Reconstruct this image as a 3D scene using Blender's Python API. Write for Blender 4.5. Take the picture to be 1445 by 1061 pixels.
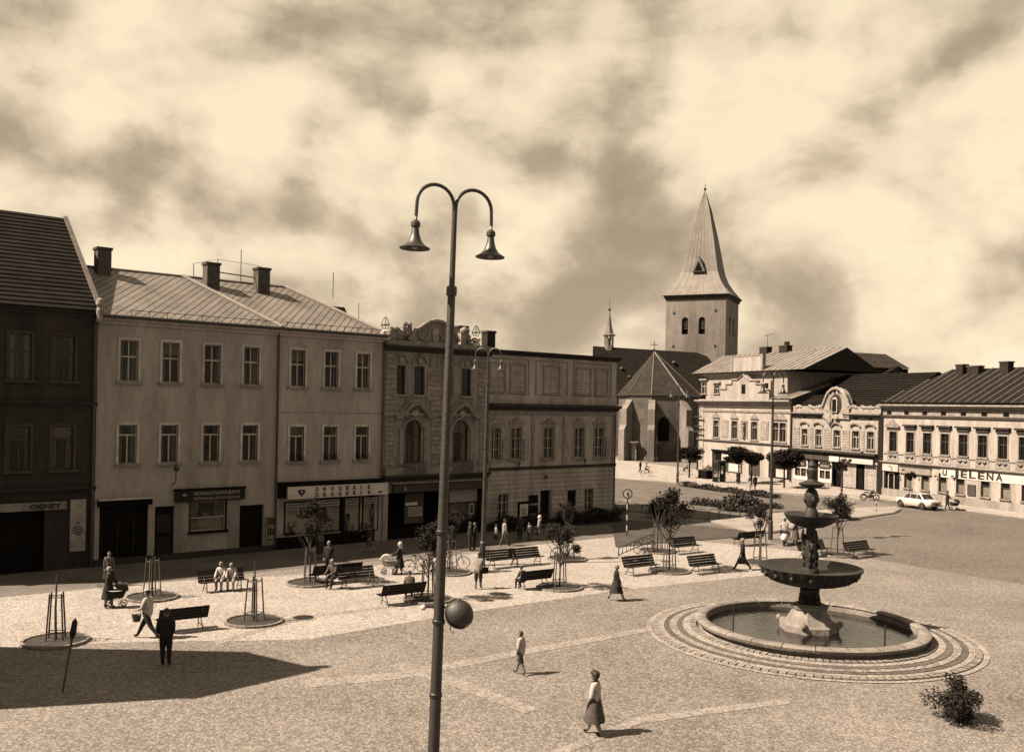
import bpy, bmesh, math, random
from mathutils import Vector, Matrix
random.seed(7)
PI = math.pi
C = bpy.context.scene.collection
for o in list(bpy.data.objects): bpy.data.objects.remove(o)
SC = bpy.context.scene

# ---------------------------------------------------------------- camera
EYE = 8.8                      # second-floor window over the square
F_, CX, CY, ROLL = 1300.0, 722.0, 572.0, math.radians(1.1)
cam = bpy.data.cameras.new('camera'); cam.sensor_width = 36; cam.lens = 36*F_/1445
cam.shift_y = (CY-530.5)/1445; cam.clip_end = 2000; cam.clip_start = .1
co = bpy.data.objects.new('camera', cam); C.objects.link(co); SC.camera = co
c_, s_ = math.cos(ROLL), math.sin(ROLL)
co.matrix_world = Matrix(((c_, -s_, 0, 0), (0, 0, -1, 0), (s_, c_, 0, EYE), (0, 0, 0, 1)))

# ---------------------------------------------------------------- light
SUN_TO = Vector((-.9654*math.cos(math.radians(47)), -.2607*math.cos(math.radians(47)), math.sin(math.radians(47))))
sun = bpy.data.lights.new('sun', 'SUN'); sun.energy = 5.0; sun.angle = math.radians(.5); sun.color = (1, .825, .62)
so = bpy.data.objects.new('sun', sun); C.objects.link(so)
so.rotation_euler = SUN_TO.to_track_quat('Z', 'Y').to_euler()
SC.view_settings.view_transform = 'Standard'; SC.view_settings.look = 'None'
SC.view_settings.exposure = 1.9; SC.view_settings.gamma = 1; SC.view_settings.use_curve_mapping = False
SC.render.engine = 'CYCLES'
SC.cycles.max_bounces = 6; SC.cycles.transparent_max_bounces = 12

def ray(px, py):               # direction seen from the eye for a point of the survey
    a = (px-CX)/F_; b = (CY-py)/F_
    return a*c_-b*s_, 1.0, a*s_+b*c_
def gnd(px, py, z=0.0):        # where that direction meets the level z
    x, y, k = ray(px, py); t = (z-EYE)/k
    return (x*t, y*t)
def at(px, py, d):             # point at distance d
    x, y, k = ray(px, py)
    return Vector((x*d, d, EYE+k*d))

# world: daylight sky under broken cloud
w = bpy.data.worlds.new('World'); SC.world = w; w.use_nodes = True; w.cycles.sampling_method = 'MANUAL'; w.cycles.sample_map_resolution = 512
nt = w.node_tree; N = nt.nodes; Lk = nt.links; N.clear()
def nd(t, **k):
    n = N.new(t)
    for a, b in k.items(): setattr(n, a, b)
    return n
out = nd('ShaderNodeOutputWorld'); bg = nd('ShaderNodeBackground'); bg.inputs[1].default_value = .1
Lk.new(bg.outputs[0], out.inputs[0])
sky = nd('ShaderNodeTexSky', sky_type='NISHITA', sun_disc=False)
sky.sun_elevation = math.radians(47); sky.sun_rotation = math.atan2(SUN_TO.x, SUN_TO.y)
bwn = nd('ShaderNodeRGBToBW'); Lk.new(sky.outputs[0], bwn.inputs[0])
tc = nd('ShaderNodeTexCoord')
sep = nd('ShaderNodeSeparateXYZ'); Lk.new(tc.outputs['Generated'], sep.inputs[0])
def mth(op, a, b=None, clamp=False):
    n = nd('ShaderNodeMath', operation=op, use_clamp=clamp)
    for i, v in enumerate((a, b)):
        if v is None: continue
        if isinstance(v, (int, float)): n.inputs[i].default_value = v
        else: Lk.new(v, n.inputs[i])
    return n.outputs[0]
cmb = nd('ShaderNodeMapping'); cmb.inputs['Scale'].default_value = (1, 1, 1.45); Lk.new(tc.outputs['Generated'], cmb.inputs[0])
cm2 = nd('ShaderNodeMapping'); cm2.inputs['Scale'].default_value = (1, 1, 1.45); cm2.inputs['Location'].default_value = (-.030, .0, .045); Lk.new(tc.outputs['Generated'], cm2.inputs[0])
def noise(scale, detail, rough, dist, vec=None):
    n = nd('ShaderNodeTexNoise'); n.inputs['Scale'].default_value = scale; n.inputs['Detail'].default_value = detail
    n.inputs['Roughness'].default_value = rough; n.inputs['Distortion'].default_value = dist
    Lk.new(vec or cmb.outputs[0], n.inputs['Vector']); return n.outputs[0]
def puffs(src, sc_):           # rounded cumulus heads: cell noise with small octaves, edges roughened
    w1 = nd('ShaderNodeTexNoise'); w1.inputs['Scale'].default_value = 9; w1.inputs['Detail'].default_value = 5; w1.inputs['Roughness'].default_value = .6; Lk.new(src, w1.inputs['Vector'])
    ws = nd('ShaderNodeVectorMath', operation='SCALE'); ws.inputs['Scale'].default_value = .10; Lk.new(w1.outputs['Color'], ws.inputs[0])
    wa = nd('ShaderNodeVectorMath', operation='ADD'); Lk.new(src, wa.inputs[0]); Lk.new(ws.outputs[0], wa.inputs[1])
    v = nd('ShaderNodeTexVoronoi', feature='F1'); v.inputs['Scale'].default_value = sc_; v.inputs['Detail'].default_value = 1; v.inputs['Roughness'].default_value = .4
    Lk.new(wa.outputs[0], v.inputs['Vector']); return mth('SUBTRACT', 1.0, v.outputs['Distance'])
n1 = noise(4.0, 10, .56, .3); n2 = noise(4.0, 10, .56, .3, cm2.outputs[0]); n3 = noise(2.1, 5, .5, .2)
p1 = puffs(cmb.outputs[0], 5.0); p2 = puffs(cm2.outputs[0], 5.0)
fld = mth('ADD', mth('ADD', mth('MULTIPLY', mth('SUBTRACT', n1, n2), .85), mth('MULTIPLY', n3, .35)), mth('ADD', mth('MULTIPLY', n1, .36), .255))
fld = mth('ADD', fld, mth('ADD', mth('MULTIPLY', mth('SUBTRACT', p1, p2), .42), mth('MULTIPLY', p1, .15)))
# cloud banks where the photograph has them: (direction, radius, gain)
BL = [((150, 90), .13, .16), ((380, 100), .12, .12), ((480, 210), .10, .20), ((330, 215), .09, .14), ((230, 375), .07, .22), ((545, 160), .045, -.22),
      ((110, 215), .10, -.18), ((230, 265), .09, -.16), ((420, 320), .12, -.20), ((600, 340), .10, -.08), ((640, 130), .12, .08), ((700, 215), .10, -.18), ((870, 240), .13, -.18), ((800, 330), .05, .10), ((730, 345), .055, .20),
      ((900, 400), .14, -.07), ((620, 420), .10, -.02), ((1000, 200), .09, .20), ((1130, 110), .16, .14), ((960, 310), .06, .10), ((1120, 300), .12, .06), ((1310, 295), .075, -.24), ((1310, 380), .10, .28), ((1360, 180), .1, .10), ((1140, 450), .12, -.14), ((1340, 480), .09, -.10), ((200, 10), .1, -.05)]
nrm = nd('ShaderNodeVectorMath', operation='NORMALIZE'); Lk.new(tc.outputs['Generated'], nrm.inputs[0])
wob = nd('ShaderNodeVectorMath', operation='SCALE'); wn = nd('ShaderNodeTexNoise'); wn.inputs['Scale'].default_value = 7; wn.inputs['Detail'].default_value = 6
Lk.new(nrm.outputs[0], wn.inputs['Vector']); Lk.new(wn.outputs['Color'], wob.inputs[0]); wob.inputs['Scale'].default_value = .22
wad = nd('ShaderNodeVectorMath', operation='ADD'); Lk.new(nrm.outputs[0], wad.inputs[0]); Lk.new(wob.outputs[0], wad.inputs[1])
for (p, r, g) in BL:
    v = Vector(ray(*p)).normalized()+Vector((.11, .11, .11))
    dn = nd('ShaderNodeVectorMath', operation='DISTANCE'); Lk.new(wad.outputs[0], dn.inputs[0]); dn.inputs[1].default_value = v
    mr = nd('ShaderNodeMapRange', interpolation_type='SMOOTHSTEP'); Lk.new(dn.outputs['Value'], mr.inputs[0])
    mr.inputs[1].default_value = 0; mr.inputs[2].default_value = r; mr.inputs[3].default_value = g; mr.inputs[4].default_value = 0
    fld = mth('ADD', fld, mr.outputs[0])
cr = nd('ShaderNodeValToRGB'); Lk.new(fld, cr.inputs[0])
el = cr.color_ramp.elements
def SK(g, q): k = 10/2**1.9; return (g*(1.27-.09*q)*k, g*k, g*(.70+.01*q)*k, 1)
el[0].position = .38; el[0].color = SK(.27, 0)
el[1].position = .86; el[1].color = SK(.86, 1)
for pos, colr in ((.50, SK(.35, .15)), (.59, SK(.50, .4)), (.71, SK(.72, .75))):
    e = el.new(pos); e.color = colr
tint = nd('ShaderNodeMix', data_type='RGBA', blend_type='MULTIPLY'); tint.inputs[0].default_value = 1
Lk.new(bwn.outputs[0], tint.inputs[6]); tint.inputs[7].default_value = (.66, .52, .36, 1)
mx = nd('ShaderNodeMix', data_type='RGBA'); mx.inputs[0].default_value = .88
Lk.new(tint.outputs[2], mx.inputs[6]); Lk.new(cr.outputs[0], mx.inputs[7]); Lk.new(mx.outputs[2], bg.inputs[0])

# ---------------------------------------------------------------- materials
def tone(v):
    v = v*.38; return (min(1, v**.97*1.03), v*.975, v**1.035*.985, 1)
MATS = {}
def mat(name, v, rough=.8, scale=2.0, amt=.35, bump=.0, bscale=None, v2=None, metal=0.0, spec=.3, streak=False, kind=None):
    m = bpy.data.materials.new(name); m.use_nodes = True; MATS[name] = m
    t = m.node_tree; b = t.nodes['Principled BSDF']; b.inputs['Roughness'].default_value = rough
    b.inputs['Metallic'].default_value = metal; b.inputs['Specular IOR Level'].default_value = spec
    g = t.nodes.new('ShaderNodeNewGeometry')
    mp = t.nodes.new('ShaderNodeMapping'); t.links.new(g.outputs['Position'], mp.inputs[0])
    if streak: mp.inputs['Scale'].default_value = (1, 1, .22)
    n = t.nodes.new('ShaderNodeTexNoise'); n.inputs['Scale'].default_value = scale; n.inputs['Detail'].default_value = 9; n.inputs['Roughness'].default_value = .65
    t.links.new(mp.outputs[0], n.inputs['Vector'])
    r = t.nodes.new('ShaderNodeValToRGB'); t.links.new(n.outputs[0], r.inputs[0])
    lo = v*(1-amt) if v2 is None else v2
    r.color_ramp.elements[0].position = .33; r.color_ramp.elements[0].color = tone(lo)
    r.color_ramp.elements[1].position = .66; r.color_ramp.elements[1].color = tone(min(.9, v*(1+amt*.4)))
    nf = t.nodes.new('ShaderNodeTexNoise'); nf.inputs['Scale'].default_value = scale*7.3; nf.inputs['Detail'].default_value = 8; nf.inputs['Roughness'].default_value = .75
    t.links.new(mp.outputs[0], nf.inputs['Vector'])
    rf = t.nodes.new('ShaderNodeMapRange'); t.links.new(nf.outputs[0], rf.inputs[0]); rf.inputs[1].default_value = .3; rf.inputs[2].default_value = .62; rf.inputs[3].default_value = 1-amt*.9; rf.inputs[4].default_value = 1.0
    mf = t.nodes.new('ShaderNodeMix'); mf.data_type = 'RGBA'; mf.blend_type = 'MULTIPLY'; mf.inputs[0].default_value = 1
    oi = t.nodes.new('ShaderNodeObjectInfo'); orr = t.nodes.new('ShaderNodeMapRange'); t.links.new(oi.outputs['Random'], orr.inputs[0]); orr.inputs[3].default_value = 1-.16*(amt > .1); orr.inputs[4].default_value = 1.06
    mu = t.nodes.new('ShaderNodeMath'); mu.operation = 'MULTIPLY'; t.links.new(rf.outputs[0], mu.inputs[0]); t.links.new(orr.outputs[0], mu.inputs[1])
    t.links.new(r.outputs[0], mf.inputs[6]); t.links.new(mu.outputs[0], mf.inputs[7]); t.links.new(mf.outputs[2], b.inputs['Base Color'])
    if bump:
        n2 = t.nodes.new('ShaderNodeTexNoise'); n2.inputs['Scale'].default_value = bscale or scale*6; n2.inputs['Detail'].default_value = 6
        t.links.new(g.outputs['Position'], n2.inputs['Vector'])
        bp = t.nodes.new('ShaderNodeBump'); bp.inputs['Strength'].default_value = bump; bp.inputs['Distance'].default_value = .03
        t.links.new(n2.outputs[0], bp.inputs['Height']); t.links.new(bp.outputs[0], b.inputs['Normal'])
    return m
mat('plaster_grey', .60, .95, .7, .30, .5, 9, streak=True)
mat('plaster_brown', .44, .95, .9, .45, .5, 9, streak=True)
mat('plaster_tan', .60, .95, .8, .42, .5, 9, streak=True)
mat('plaster_pale', .58, .95, .8, .32, .4, 9, streak=True)
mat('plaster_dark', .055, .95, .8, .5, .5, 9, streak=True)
mat('church_plaster', .36, .95, .25, .45, .6, 3, streak=True)
mat('church_stone', .22, .95, .5, .5, .8, 5)
mat('ornament', .42, .9, 2.5, .45, .4, 14)
mat('ornament_pale', .5, .9, 2.0, .4, .4, 14)
mat('trim', .75, .8, 2, .3)
mat('trim_dark', .05, .8, 2, .4)
mat('window_paint', .6, .6, 3, .25)
mat('window_dark', .05, .6, 3, .3)
mat('shop_black', .012, .8, 2, .4, spec=.05)
mat('shop_grey', .11, .9, 1.6, .35, spec=.1)
mat('sign_white', .8, .7, 1.5, .18)
mat('sign_dark', .035, .8, 2, .3, spec=.1)
mat('letter_dark', .03, .7)
mat('letter_pale', .45, .7)
mat('paper', .5, .9, 5, .3)
mat('curtain', .55, .95, 6, .35)
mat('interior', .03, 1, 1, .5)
mat('tin_roof', .30, .55, .6, .35, .25, 4, spec=.5)
mat('tin_seam', .20, .6, 2, .3)
mat('tin_cap', .38, .6, 1, .2)
mat('slate', .018, .95, 1.5, .5, .5, 10, spec=.08)
mat('slate_mid', .06, .95, 1.0, .4, .5, 8, spec=.08)
mat('tile_roof', .025, .95, 1.4, .5, .5, 12, spec=.08)
mat('spire_tin', .26, .6, .35, .3, .2, 3)
mat('brick_chimney', .15, .95, 3, .5, .6, 16)
mat('iron', .025, .5, 3, .4, spec=.5)
mat('iron_pole', .035, .6, 2.2, .5, .3, 20, spec=.5)
mat('bench_wood', .03, .8, 5, .5, spec=.1)
mat('bench_iron', .12, .6, 4, .4)
mat('bark', .09, .95, 8, .5, .8, 30)
mat('stake', .16, .9, 8, .5)
mat('leaf', .05, .8, 2.5, .55, spec=.1); mat('leaf_dark', .03, .8, 2.5, .5, spec=.1)
mat('shrub_leaf', .05, .75, 1.5, .6)
mat('soil', .07, 1, 4, .5, .8, 20)
mat('kerb', .38, .9, 3, .35, .4, 20)
mat('fountain_stone', .38, .9, 1.4, .45, .7, 8)
mat('fountain_bronze', .03, .65, 3, .6, 1.0, 14, spec=.35)
mat('water', .012, .06, 2, .3, .5, 5, spec=.6)
mat('car_paint', .72, .25, 1, .06, spec=.6); mat('chrome', .5, .2, 2, .1, metal=.9); mat('tyre', .02, .8); mat('rubber', .03, .7)
mat('skin', .30, .6, 6, .12); mat('hair_dark', .02, .6, 20, .4); mat('hair_grey', .4, .7, 20, .3)
mat('cloth_black', .018, .9, 8, .4, .3, 30); mat('cloth_dark', .04, .9, 8, .4, .3, 30); mat('cloth_grey', .12, .9, 6, .3, .3, 30)
mat('cloth_pale', .40, .9, 6, .2, .3, 30); mat('cloth_white', .68, .9, 6, .12, .3, 30)
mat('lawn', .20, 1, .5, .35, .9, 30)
mat('lawn_shaded', .10, 1, .6, .4, .9, 30)  # darker copy of the lawn, the tan house's shade put into its colour
mat('asphalt', .22, .95, .35, .4, .4, 20)
mat('pale_paving', .50, .95, .5, .3, .4, 12)
mat('hedge_leaf', .04, .8, 1.8, .6)
mat('flower', .5, .8, 5, .3)

def setts(name, v, size=.11, amt=.5, big=.3, patch=.8):
    m = bpy.data.materials.new(name); m.use_nodes = True; MATS[name] = m
    t = m.node_tree; b = t.nodes['Principled BSDF']; b.inputs['Roughness'].default_value = .9; b.inputs['Specular IOR Level'].default_value = .25
    g = t.nodes.new('ShaderNodeNewGeometry'); P = g.outputs['Position']
    v1 = t.nodes.new('ShaderNodeTexVoronoi'); v1.inputs['Scale'].default_value = 1/size; t.links.new(P, v1.inputs['Vector'])
    ve = t.nodes.new('ShaderNodeTexVoronoi'); ve.feature = 'DISTANCE_TO_EDGE'; ve.inputs['Scale'].default_value = 1/size; t.links.new(P, ve.inputs['Vector'])
    rt = t.nodes.new('ShaderNodeMapping'); rt.inputs['Rotation'].default_value = (0, 0, .66); t.links.new(P, rt.inputs[0])
    for q in (v1, ve): q.inputs['Randomness'].default_value = .45; t.links.new(rt.outputs[0], q.inputs['Vector'])
    n = t.nodes.new('ShaderNodeTexNoise'); n.inputs['Scale'].default_value = big; n.inputs['Detail'].default_value = 11; n.inputs['Roughness'].default_value = .68; n.inputs['Distortion'].default_value = .4
    t.links.new(P, n.inputs['Vector'])
    n3 = t.nodes.new('ShaderNodeTexNoise'); n3.inputs['Scale'].default_value = 3.2; n3.inputs['Detail'].default_value = 7; n3.inputs['Roughness'].default_value = .75; t.links.new(P, n3.inputs['Vector'])
    sx = t.nodes.new('ShaderNodeSeparateColor'); t.links.new(v1.outputs['Color'], sx.inputs[0])
    def M(op, a, c, cl=False):
        q = t.nodes.new('ShaderNodeMath'); q.operation = op; q.use_clamp = cl
        for i, x in enumerate((a, c)):
            if isinstance(x, (int, float)): q.inputs[i].default_value = x
            else: t.links.new(x, q.inputs[i])
        return q.outputs[0]
    a1 = M('MULTIPLY', sx.outputs[0], amt*.5)
    a2 = M('MULTIPLY', n.outputs[0], patch)
    a3 = M('MULTIPLY', n3.outputs[0], .5)
    s = M('ADD', M('ADD', a1, a2), a3)
    s = M('SUBTRACT', s, amt*.25+patch*.5+.25)
    s = M('ADD', s, .5, True)
    jm = t.nodes.new('ShaderNodeMapRange'); t.links.new(ve.outputs[0], jm.inputs[0]); jm.inputs[1].default_value = .02; jm.inputs[2].default_value = .13; jm.inputs[3].default_value = .5; jm.inputs[4].default_value = 1
    r = t.nodes.new('ShaderNodeValToRGB'); t.links.new(s, r.inputs[0])
    r.color_ramp.elements[0].position = .1; r.color_ramp.elements[0].color = tone(v*.42)
    r.color_ramp.elements[1].position = .9; r.color_ramp.elements[1].color = tone(v*1.45)
    mm = t.nodes.new('ShaderNodeMix'); mm.data_type = 'RGBA'; mm.blend_type = 'MULTIPLY'; mm.inputs[0].default_value = 1
    t.links.new(r.outputs[0], mm.inputs[6]); t.links.new(jm.outputs[0], mm.inputs[7]); t.links.new(mm.outputs[2], b.inputs['Base Color'])
    bp = t.nodes.new('ShaderNodeBump'); bp.inputs['Strength'].default_value = .6; bp.inputs['Distance'].default_value = .02
    t.links.new(M('ADD', jm.outputs[0], n3.outputs[0]), bp.inputs['Height']); t.links.new(bp.outputs[0], b.inputs['Normal'])
setts('cobbles', .33, .085, .9, .13, .95)
setts('cobbles_pale', .54, .09, .8, .22, .5)
setts('cobbles_line', .41, .10, .8, .6, .5)
setts('cobbles_road', .20, .13, .8, .12, .7)
setts('ring_pale', .44, .14, .8, .5, .4); setts('ring_dark', .17, .12, .8, .5, .4)

def glass(name, tr, v=.02, rough=.06):
    m = bpy.data.materials.new(name); m.use_nodes = True; MATS[name] = m
    t = m.node_tree; b = t.nodes['Principled BSDF']; b.inputs['Base Color'].default_value = tone(v); b.inputs['Roughness'].default_value = rough
    b.inputs['Specular IOR Level'].default_value = .6
    x = t.nodes.new('ShaderNodeBsdfTransparent'); x.inputs[0].default_value = (.9, .88, .82, 1)
    mxs = t.nodes.new('ShaderNodeMixShader'); mxs.inputs[0].default_value = tr
    t.links.new(b.outputs[0], mxs.inputs[1]); t.links.new(x.outputs[0], mxs.inputs[2])
    t.links.new(mxs.outputs[0], t.nodes['Material Output'].inputs[0])
glass('glass', .62); glass('shop_glass', .86); glass('car_glass', .25, .03)

# ---------------------------------------------------------------- mesh helpers
KIDS = {}
class MB:
    def __init__(s): s.v = []; s.f = []; s.m = []; s.mi = 0
    def add(s, vs, fs):
        k = len(s.v); s.v += [tuple(v) for v in vs]; s.f += [tuple(i+k for i in f) for f in fs]; s.m += [s.mi]*len(fs)
        return s
    def box(s, x0, x1, y0, y1, z0, z1, M=None):
        vs = [Vector(p) for p in ((x0,y0,z0),(x1,y0,z0),(x1,y1,z0),(x0,y1,z0),(x0,y0,z1),(x1,y0,z1),(x1,y1,z1),(x0,y1,z1))]
        if M: vs = [M@v for v in vs]
        return s.add(vs, [(0,3,2,1),(4,5,6,7),(0,1,5,4),(1,2,6,5),(2,3,7,6),(3,0,4,7)])
    def prism_y(s, pts, y0, y1):            # outline in x,z extruded along y
        n = len(pts)
        vs = [(x, y0, z) for x, z in pts]+[(x, y1, z) for x, z in pts]
        return s.add(vs, [tuple(range(n)), tuple(range(2*n-1, n-1, -1))]+[(i, i+n, (i+1) % n+n, (i+1) % n) for i in range(n)])
    def prism_z(s, pts, z0, z1):
        n = len(pts)
        vs = [(x, y, z0) for x, y in pts]+[(x, y, z1) for x, y in pts]
        return s.add(vs, [tuple(range(n-1, -1, -1)), tuple(range(n, 2*n))]+[(i, (i+1) % n, (i+1) % n+n, i+n) for i in range(n)])
    def tube(s, pts, r, seg=6, caps=True):
        pts = [Vector(p) for p in pts]; rs = r if isinstance(r, (list, tuple)) else [r]*len(pts)
        vs = []; prev = None
        for i, p in enumerate(pts):
            d = (pts[min(i+1, len(pts)-1)]-pts[max(i-1, 0)]).normalized()
            a = prev or (Vector((0, 0, 1)) if abs(d.z) < .9 else Vector((1, 0, 0)))
            x = (a-d*a.dot(d)).normalized(); prev = x; y = d.cross(x)
            vs += [p+(x*math.cos(2*PI*k/seg)+y*math.sin(2*PI*k/seg))*rs[i] for k in range(seg)]
        fs = [(i*seg+k, i*seg+(k+1) % seg, (i+1)*seg+(k+1) % seg, (i+1)*seg+k) for i in range(len(pts)-1) for k in range(seg)]
        if caps: fs += [tuple(range(seg-1, -1, -1)), tuple(range((len(pts)-1)*seg, len(pts)*seg))]
        return s.add(vs, fs)
    def lathe(s, prof, seg=24, c=(0, 0), a0=0, a1=2*PI, wav=None):
        full = abs(a1-a0-2*PI) < 1e-6; n = seg if full else seg+1
        vs = []
        for r, z in prof:
            for k in range(n):
                a = a0+(a1-a0)*k/seg; rr = r*(wav(a, z) if wav else 1)
                vs.append((c[0]+rr*math.cos(a), c[1]+rr*math.sin(a), z))
        fs = []
        for i in range(len(prof)-1):
            for k in range(seg):
                k2 = (k+1) % n
                fs.append((i*n+k, i*n+k2, (i+1)*n+k2, (i+1)*n+k))
        return s.add(vs, fs)
    def ball(s, c, r, seg=10, rings=6, sx=1, sy=1, sz=1, M=None):
        vs = [Vector((0, 0, 1))]
        for i in range(1, rings):
            t = PI*i/rings
            vs += [Vector((math.sin(t)*math.cos(2*PI*k/seg), math.sin(t)*math.sin(2*PI*k/seg), math.cos(t))) for k in range(seg)]
        vs.append(Vector((0, 0, -1)))
        vs = [Vector((v.x*r*sx, v.y*r*sy, v.z*r*sz)) for v in vs]
        if M: vs = [M@v for v in vs]
        vs = [v+Vector(c) for v in vs]
        fs = [(0, 1+k, 1+(k+1) % seg) for k in range(seg)]
        for i in range(rings-2):
            fs += [(1+i*seg+k, 1+(i+1)*seg+k, 1+(i+1)*seg+(k+1) % seg, 1+i*seg+(k+1) % seg) for k in range(seg)]
        L = len(vs)-1; b = 1+(rings-2)*seg
        fs += [(b+k, L, b+(k+1) % seg) for k in range(seg)]
        return s.add(vs, fs)
    def mesh(s, name, mats, smooth=False):
        me = bpy.data.meshes.new(name); me.from_pydata(s.v, [], s.f)
        for m in (mats if isinstance(mats, (list, tuple)) else [mats]): me.materials.append(MATS[m] if isinstance(m, str) else m)
        if any(s.m): me.polygons.foreach_set('material_index', s.m)
        if smooth:
            me.polygons.foreach_set('use_smooth', [True]*len(me.polygons))
        me.update(); return me
    def build(s, name, m, parent=None, smooth=False, loc=None, rot=None, sharp=None):
        me = s.mesh(name, m, smooth)
        if smooth: me.set_sharp_from_angle(angle=math.radians(sharp or 40))
        return put(name, me, parent, loc, rot)
def put(name, me, parent=None, loc=None, rot=None, scale=None):
    o = bpy.data.objects.new(name, me); C.objects.link(o); o.parent = parent
    if loc is not None: o.location = loc
    if rot is not None: o.rotation_euler = rot
    if scale is not None: o.scale = (scale,)*3 if isinstance(scale, (int, float)) else scale
    if parent is not None: KIDS.setdefault(parent.name, []).append(o)
    return o
def tag(o, label=None, cat=None, group=None, kind=None):
    if label: o['label'] = label
    if cat: o['category'] = cat
    if group: o['group'] = group
    if kind: o['kind'] = kind
    return o
def thing(name, label, cat, loc=(0, 0, 0), rz=0, group=None):
    o = bpy.data.objects.new(name, None); C.objects.link(o); o.location = loc; o.rotation_euler = (0, 0, rz); o.empty_display_size = .3
    return tag(o, label, cat, group)
def copy_tree(o, parent=None):
    c = o.copy(); C.objects.link(c); c.parent = parent
    if parent is not None: KIDS.setdefault(parent.name, []).append(c)
    for ch in list(KIDS.get(o.name, [])): copy_tree(ch, c)
    return c
def text(s, size, name, m, parent, loc, w=None, depth=.02, bold=0.0, rot=(PI/2, 0, 0)):
    cu = bpy.data.curves.new('t', 'FONT'); cu.body = s; cu.size = size; cu.extrude = depth/2; cu.align_x = 'LEFT'; cu.resolution_u = 2; cu.offset = bold
    o = bpy.data.objects.new('t', cu); C.objects.link(o); bpy.context.view_layer.update()
    me = bpy.data.meshes.new_from_object(o.evaluated_get(bpy.context.evaluated_depsgraph_get()))
    bpy.data.objects.remove(o); me.materials.clear(); me.materials.append(MATS[m])
    if w:
        xs = [v.co.x for v in me.vertices]; a, b = min(xs), max(xs)
        for v in me.vertices: v.co.x = (v.co.x-a)*w/(b-a)
    return put(name, me, parent, loc, rot)

# ---------------------------------------------------------------- streets: the two building lines
class Line:
    def __init__(s, p0, p1):
        s.p = p0; l = math.hypot(p1[0]-p0[0], p1[1]-p0[1]); s.d = ((p1[0]-p0[0])/l, (p1[1]-p0[1])/l); s.ang = math.atan2(s.d[1], s.d[0])
    def uv(s, px, py, off=0):
        x, y, k = ray(px, py); dx, dy = s.d; ox = s.p[0]-dy*off; oy = s.p[1]+dx*off
        u = (ox*y-oy*x)/(dx*(-y)+x*dy); t = (oy+u*dy)/y
        return u, EYE+t*k
    def u(s, px, py=600): return s.uv(px, py)[0]
    def pt(s, u, off=0): return (s.p[0]+s.d[0]*u-s.d[1]*off, s.p[1]+s.d[1]*u+s.d[0]*off)
WEST = Line((-21.6, 47.9), (8.14, 72.5))       # long shaded terrace
NORTH = Line((27.2, 129.2), (44.5, 88.0))      # sunlit terrace on the right

def house(line, u, name, label, cat='house'):
    x, y = line.pt(u); t = thing(name, label, cat, (x, y, 0), line.ang); t['u0'] = u
    del t['u0']
    return t
def front(mb, u0, u1, z0, z1, ops, y=0.0, dep=.28):
    us = sorted({u0, u1, *[o[0] for o in ops], *[o[1] for o in ops]}); zs = sorted({z0, z1, *[o[2] for o in ops], *[o[3] for o in ops]})
    us = [u for u in us if u0 <= u <= u1]; zs = [z for z in zs if z0 <= z <= z1]
    for i in range(len(us)-1):
        for j in range(len(zs)-1):
            cu = (us[i]+us[i+1])/2; cz = (zs[j]+zs[j+1])/2
            if any(o[0] < cu < o[1] and o[2] < cz < o[3] for o in ops): continue
            mb.add([(us[i], y, zs[j]), (us[i+1], y, zs[j]), (us[i+1], y, zs[j+1]), (us[i], y, zs[j+1])], [(0, 1, 2, 3)])
    for a, b, c, d in ops:
        mb.add([(a, y, c), (b, y, c), (b, y, d), (a, y, d), (a, y+dep, c), (b, y+dep, c), (b, y+dep, d), (a, y+dep, d)], [(0, 4, 5, 1), (1, 5, 6, 2), (2, 6, 7, 3), (3, 7, 4, 0)])
def shell(t, w, dp, z1, ops, m, u0=0.0, z0=0.0, y=0.0, name='wall'):
    mb = MB(); front(mb, u0, u0+w, z0, z1, ops, y)
    a, b, e = u0, u0+w, y+dp
    mb.add([(a, y, z0), (a, e, z0), (a, e, z1), (a, y, z1)], [(0, 3, 2, 1)])
    mb.add([(b, y, z0), (b, e, z0), (b, e, z1), (b, y, z1)], [(0, 1, 2, 3)])
    mb.add([(a, e, z0), (b, e, z0), (b, e, z1), (a, e, z1)], [(0, 3, 2, 1)])
    return mb.build(name, m, t)
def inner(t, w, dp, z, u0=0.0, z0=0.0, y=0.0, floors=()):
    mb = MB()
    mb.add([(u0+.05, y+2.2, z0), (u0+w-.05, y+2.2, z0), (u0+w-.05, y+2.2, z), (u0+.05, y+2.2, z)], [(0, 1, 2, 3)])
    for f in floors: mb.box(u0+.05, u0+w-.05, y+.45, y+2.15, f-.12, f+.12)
    return mb.build('inner_room', 'interior', t)

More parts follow.
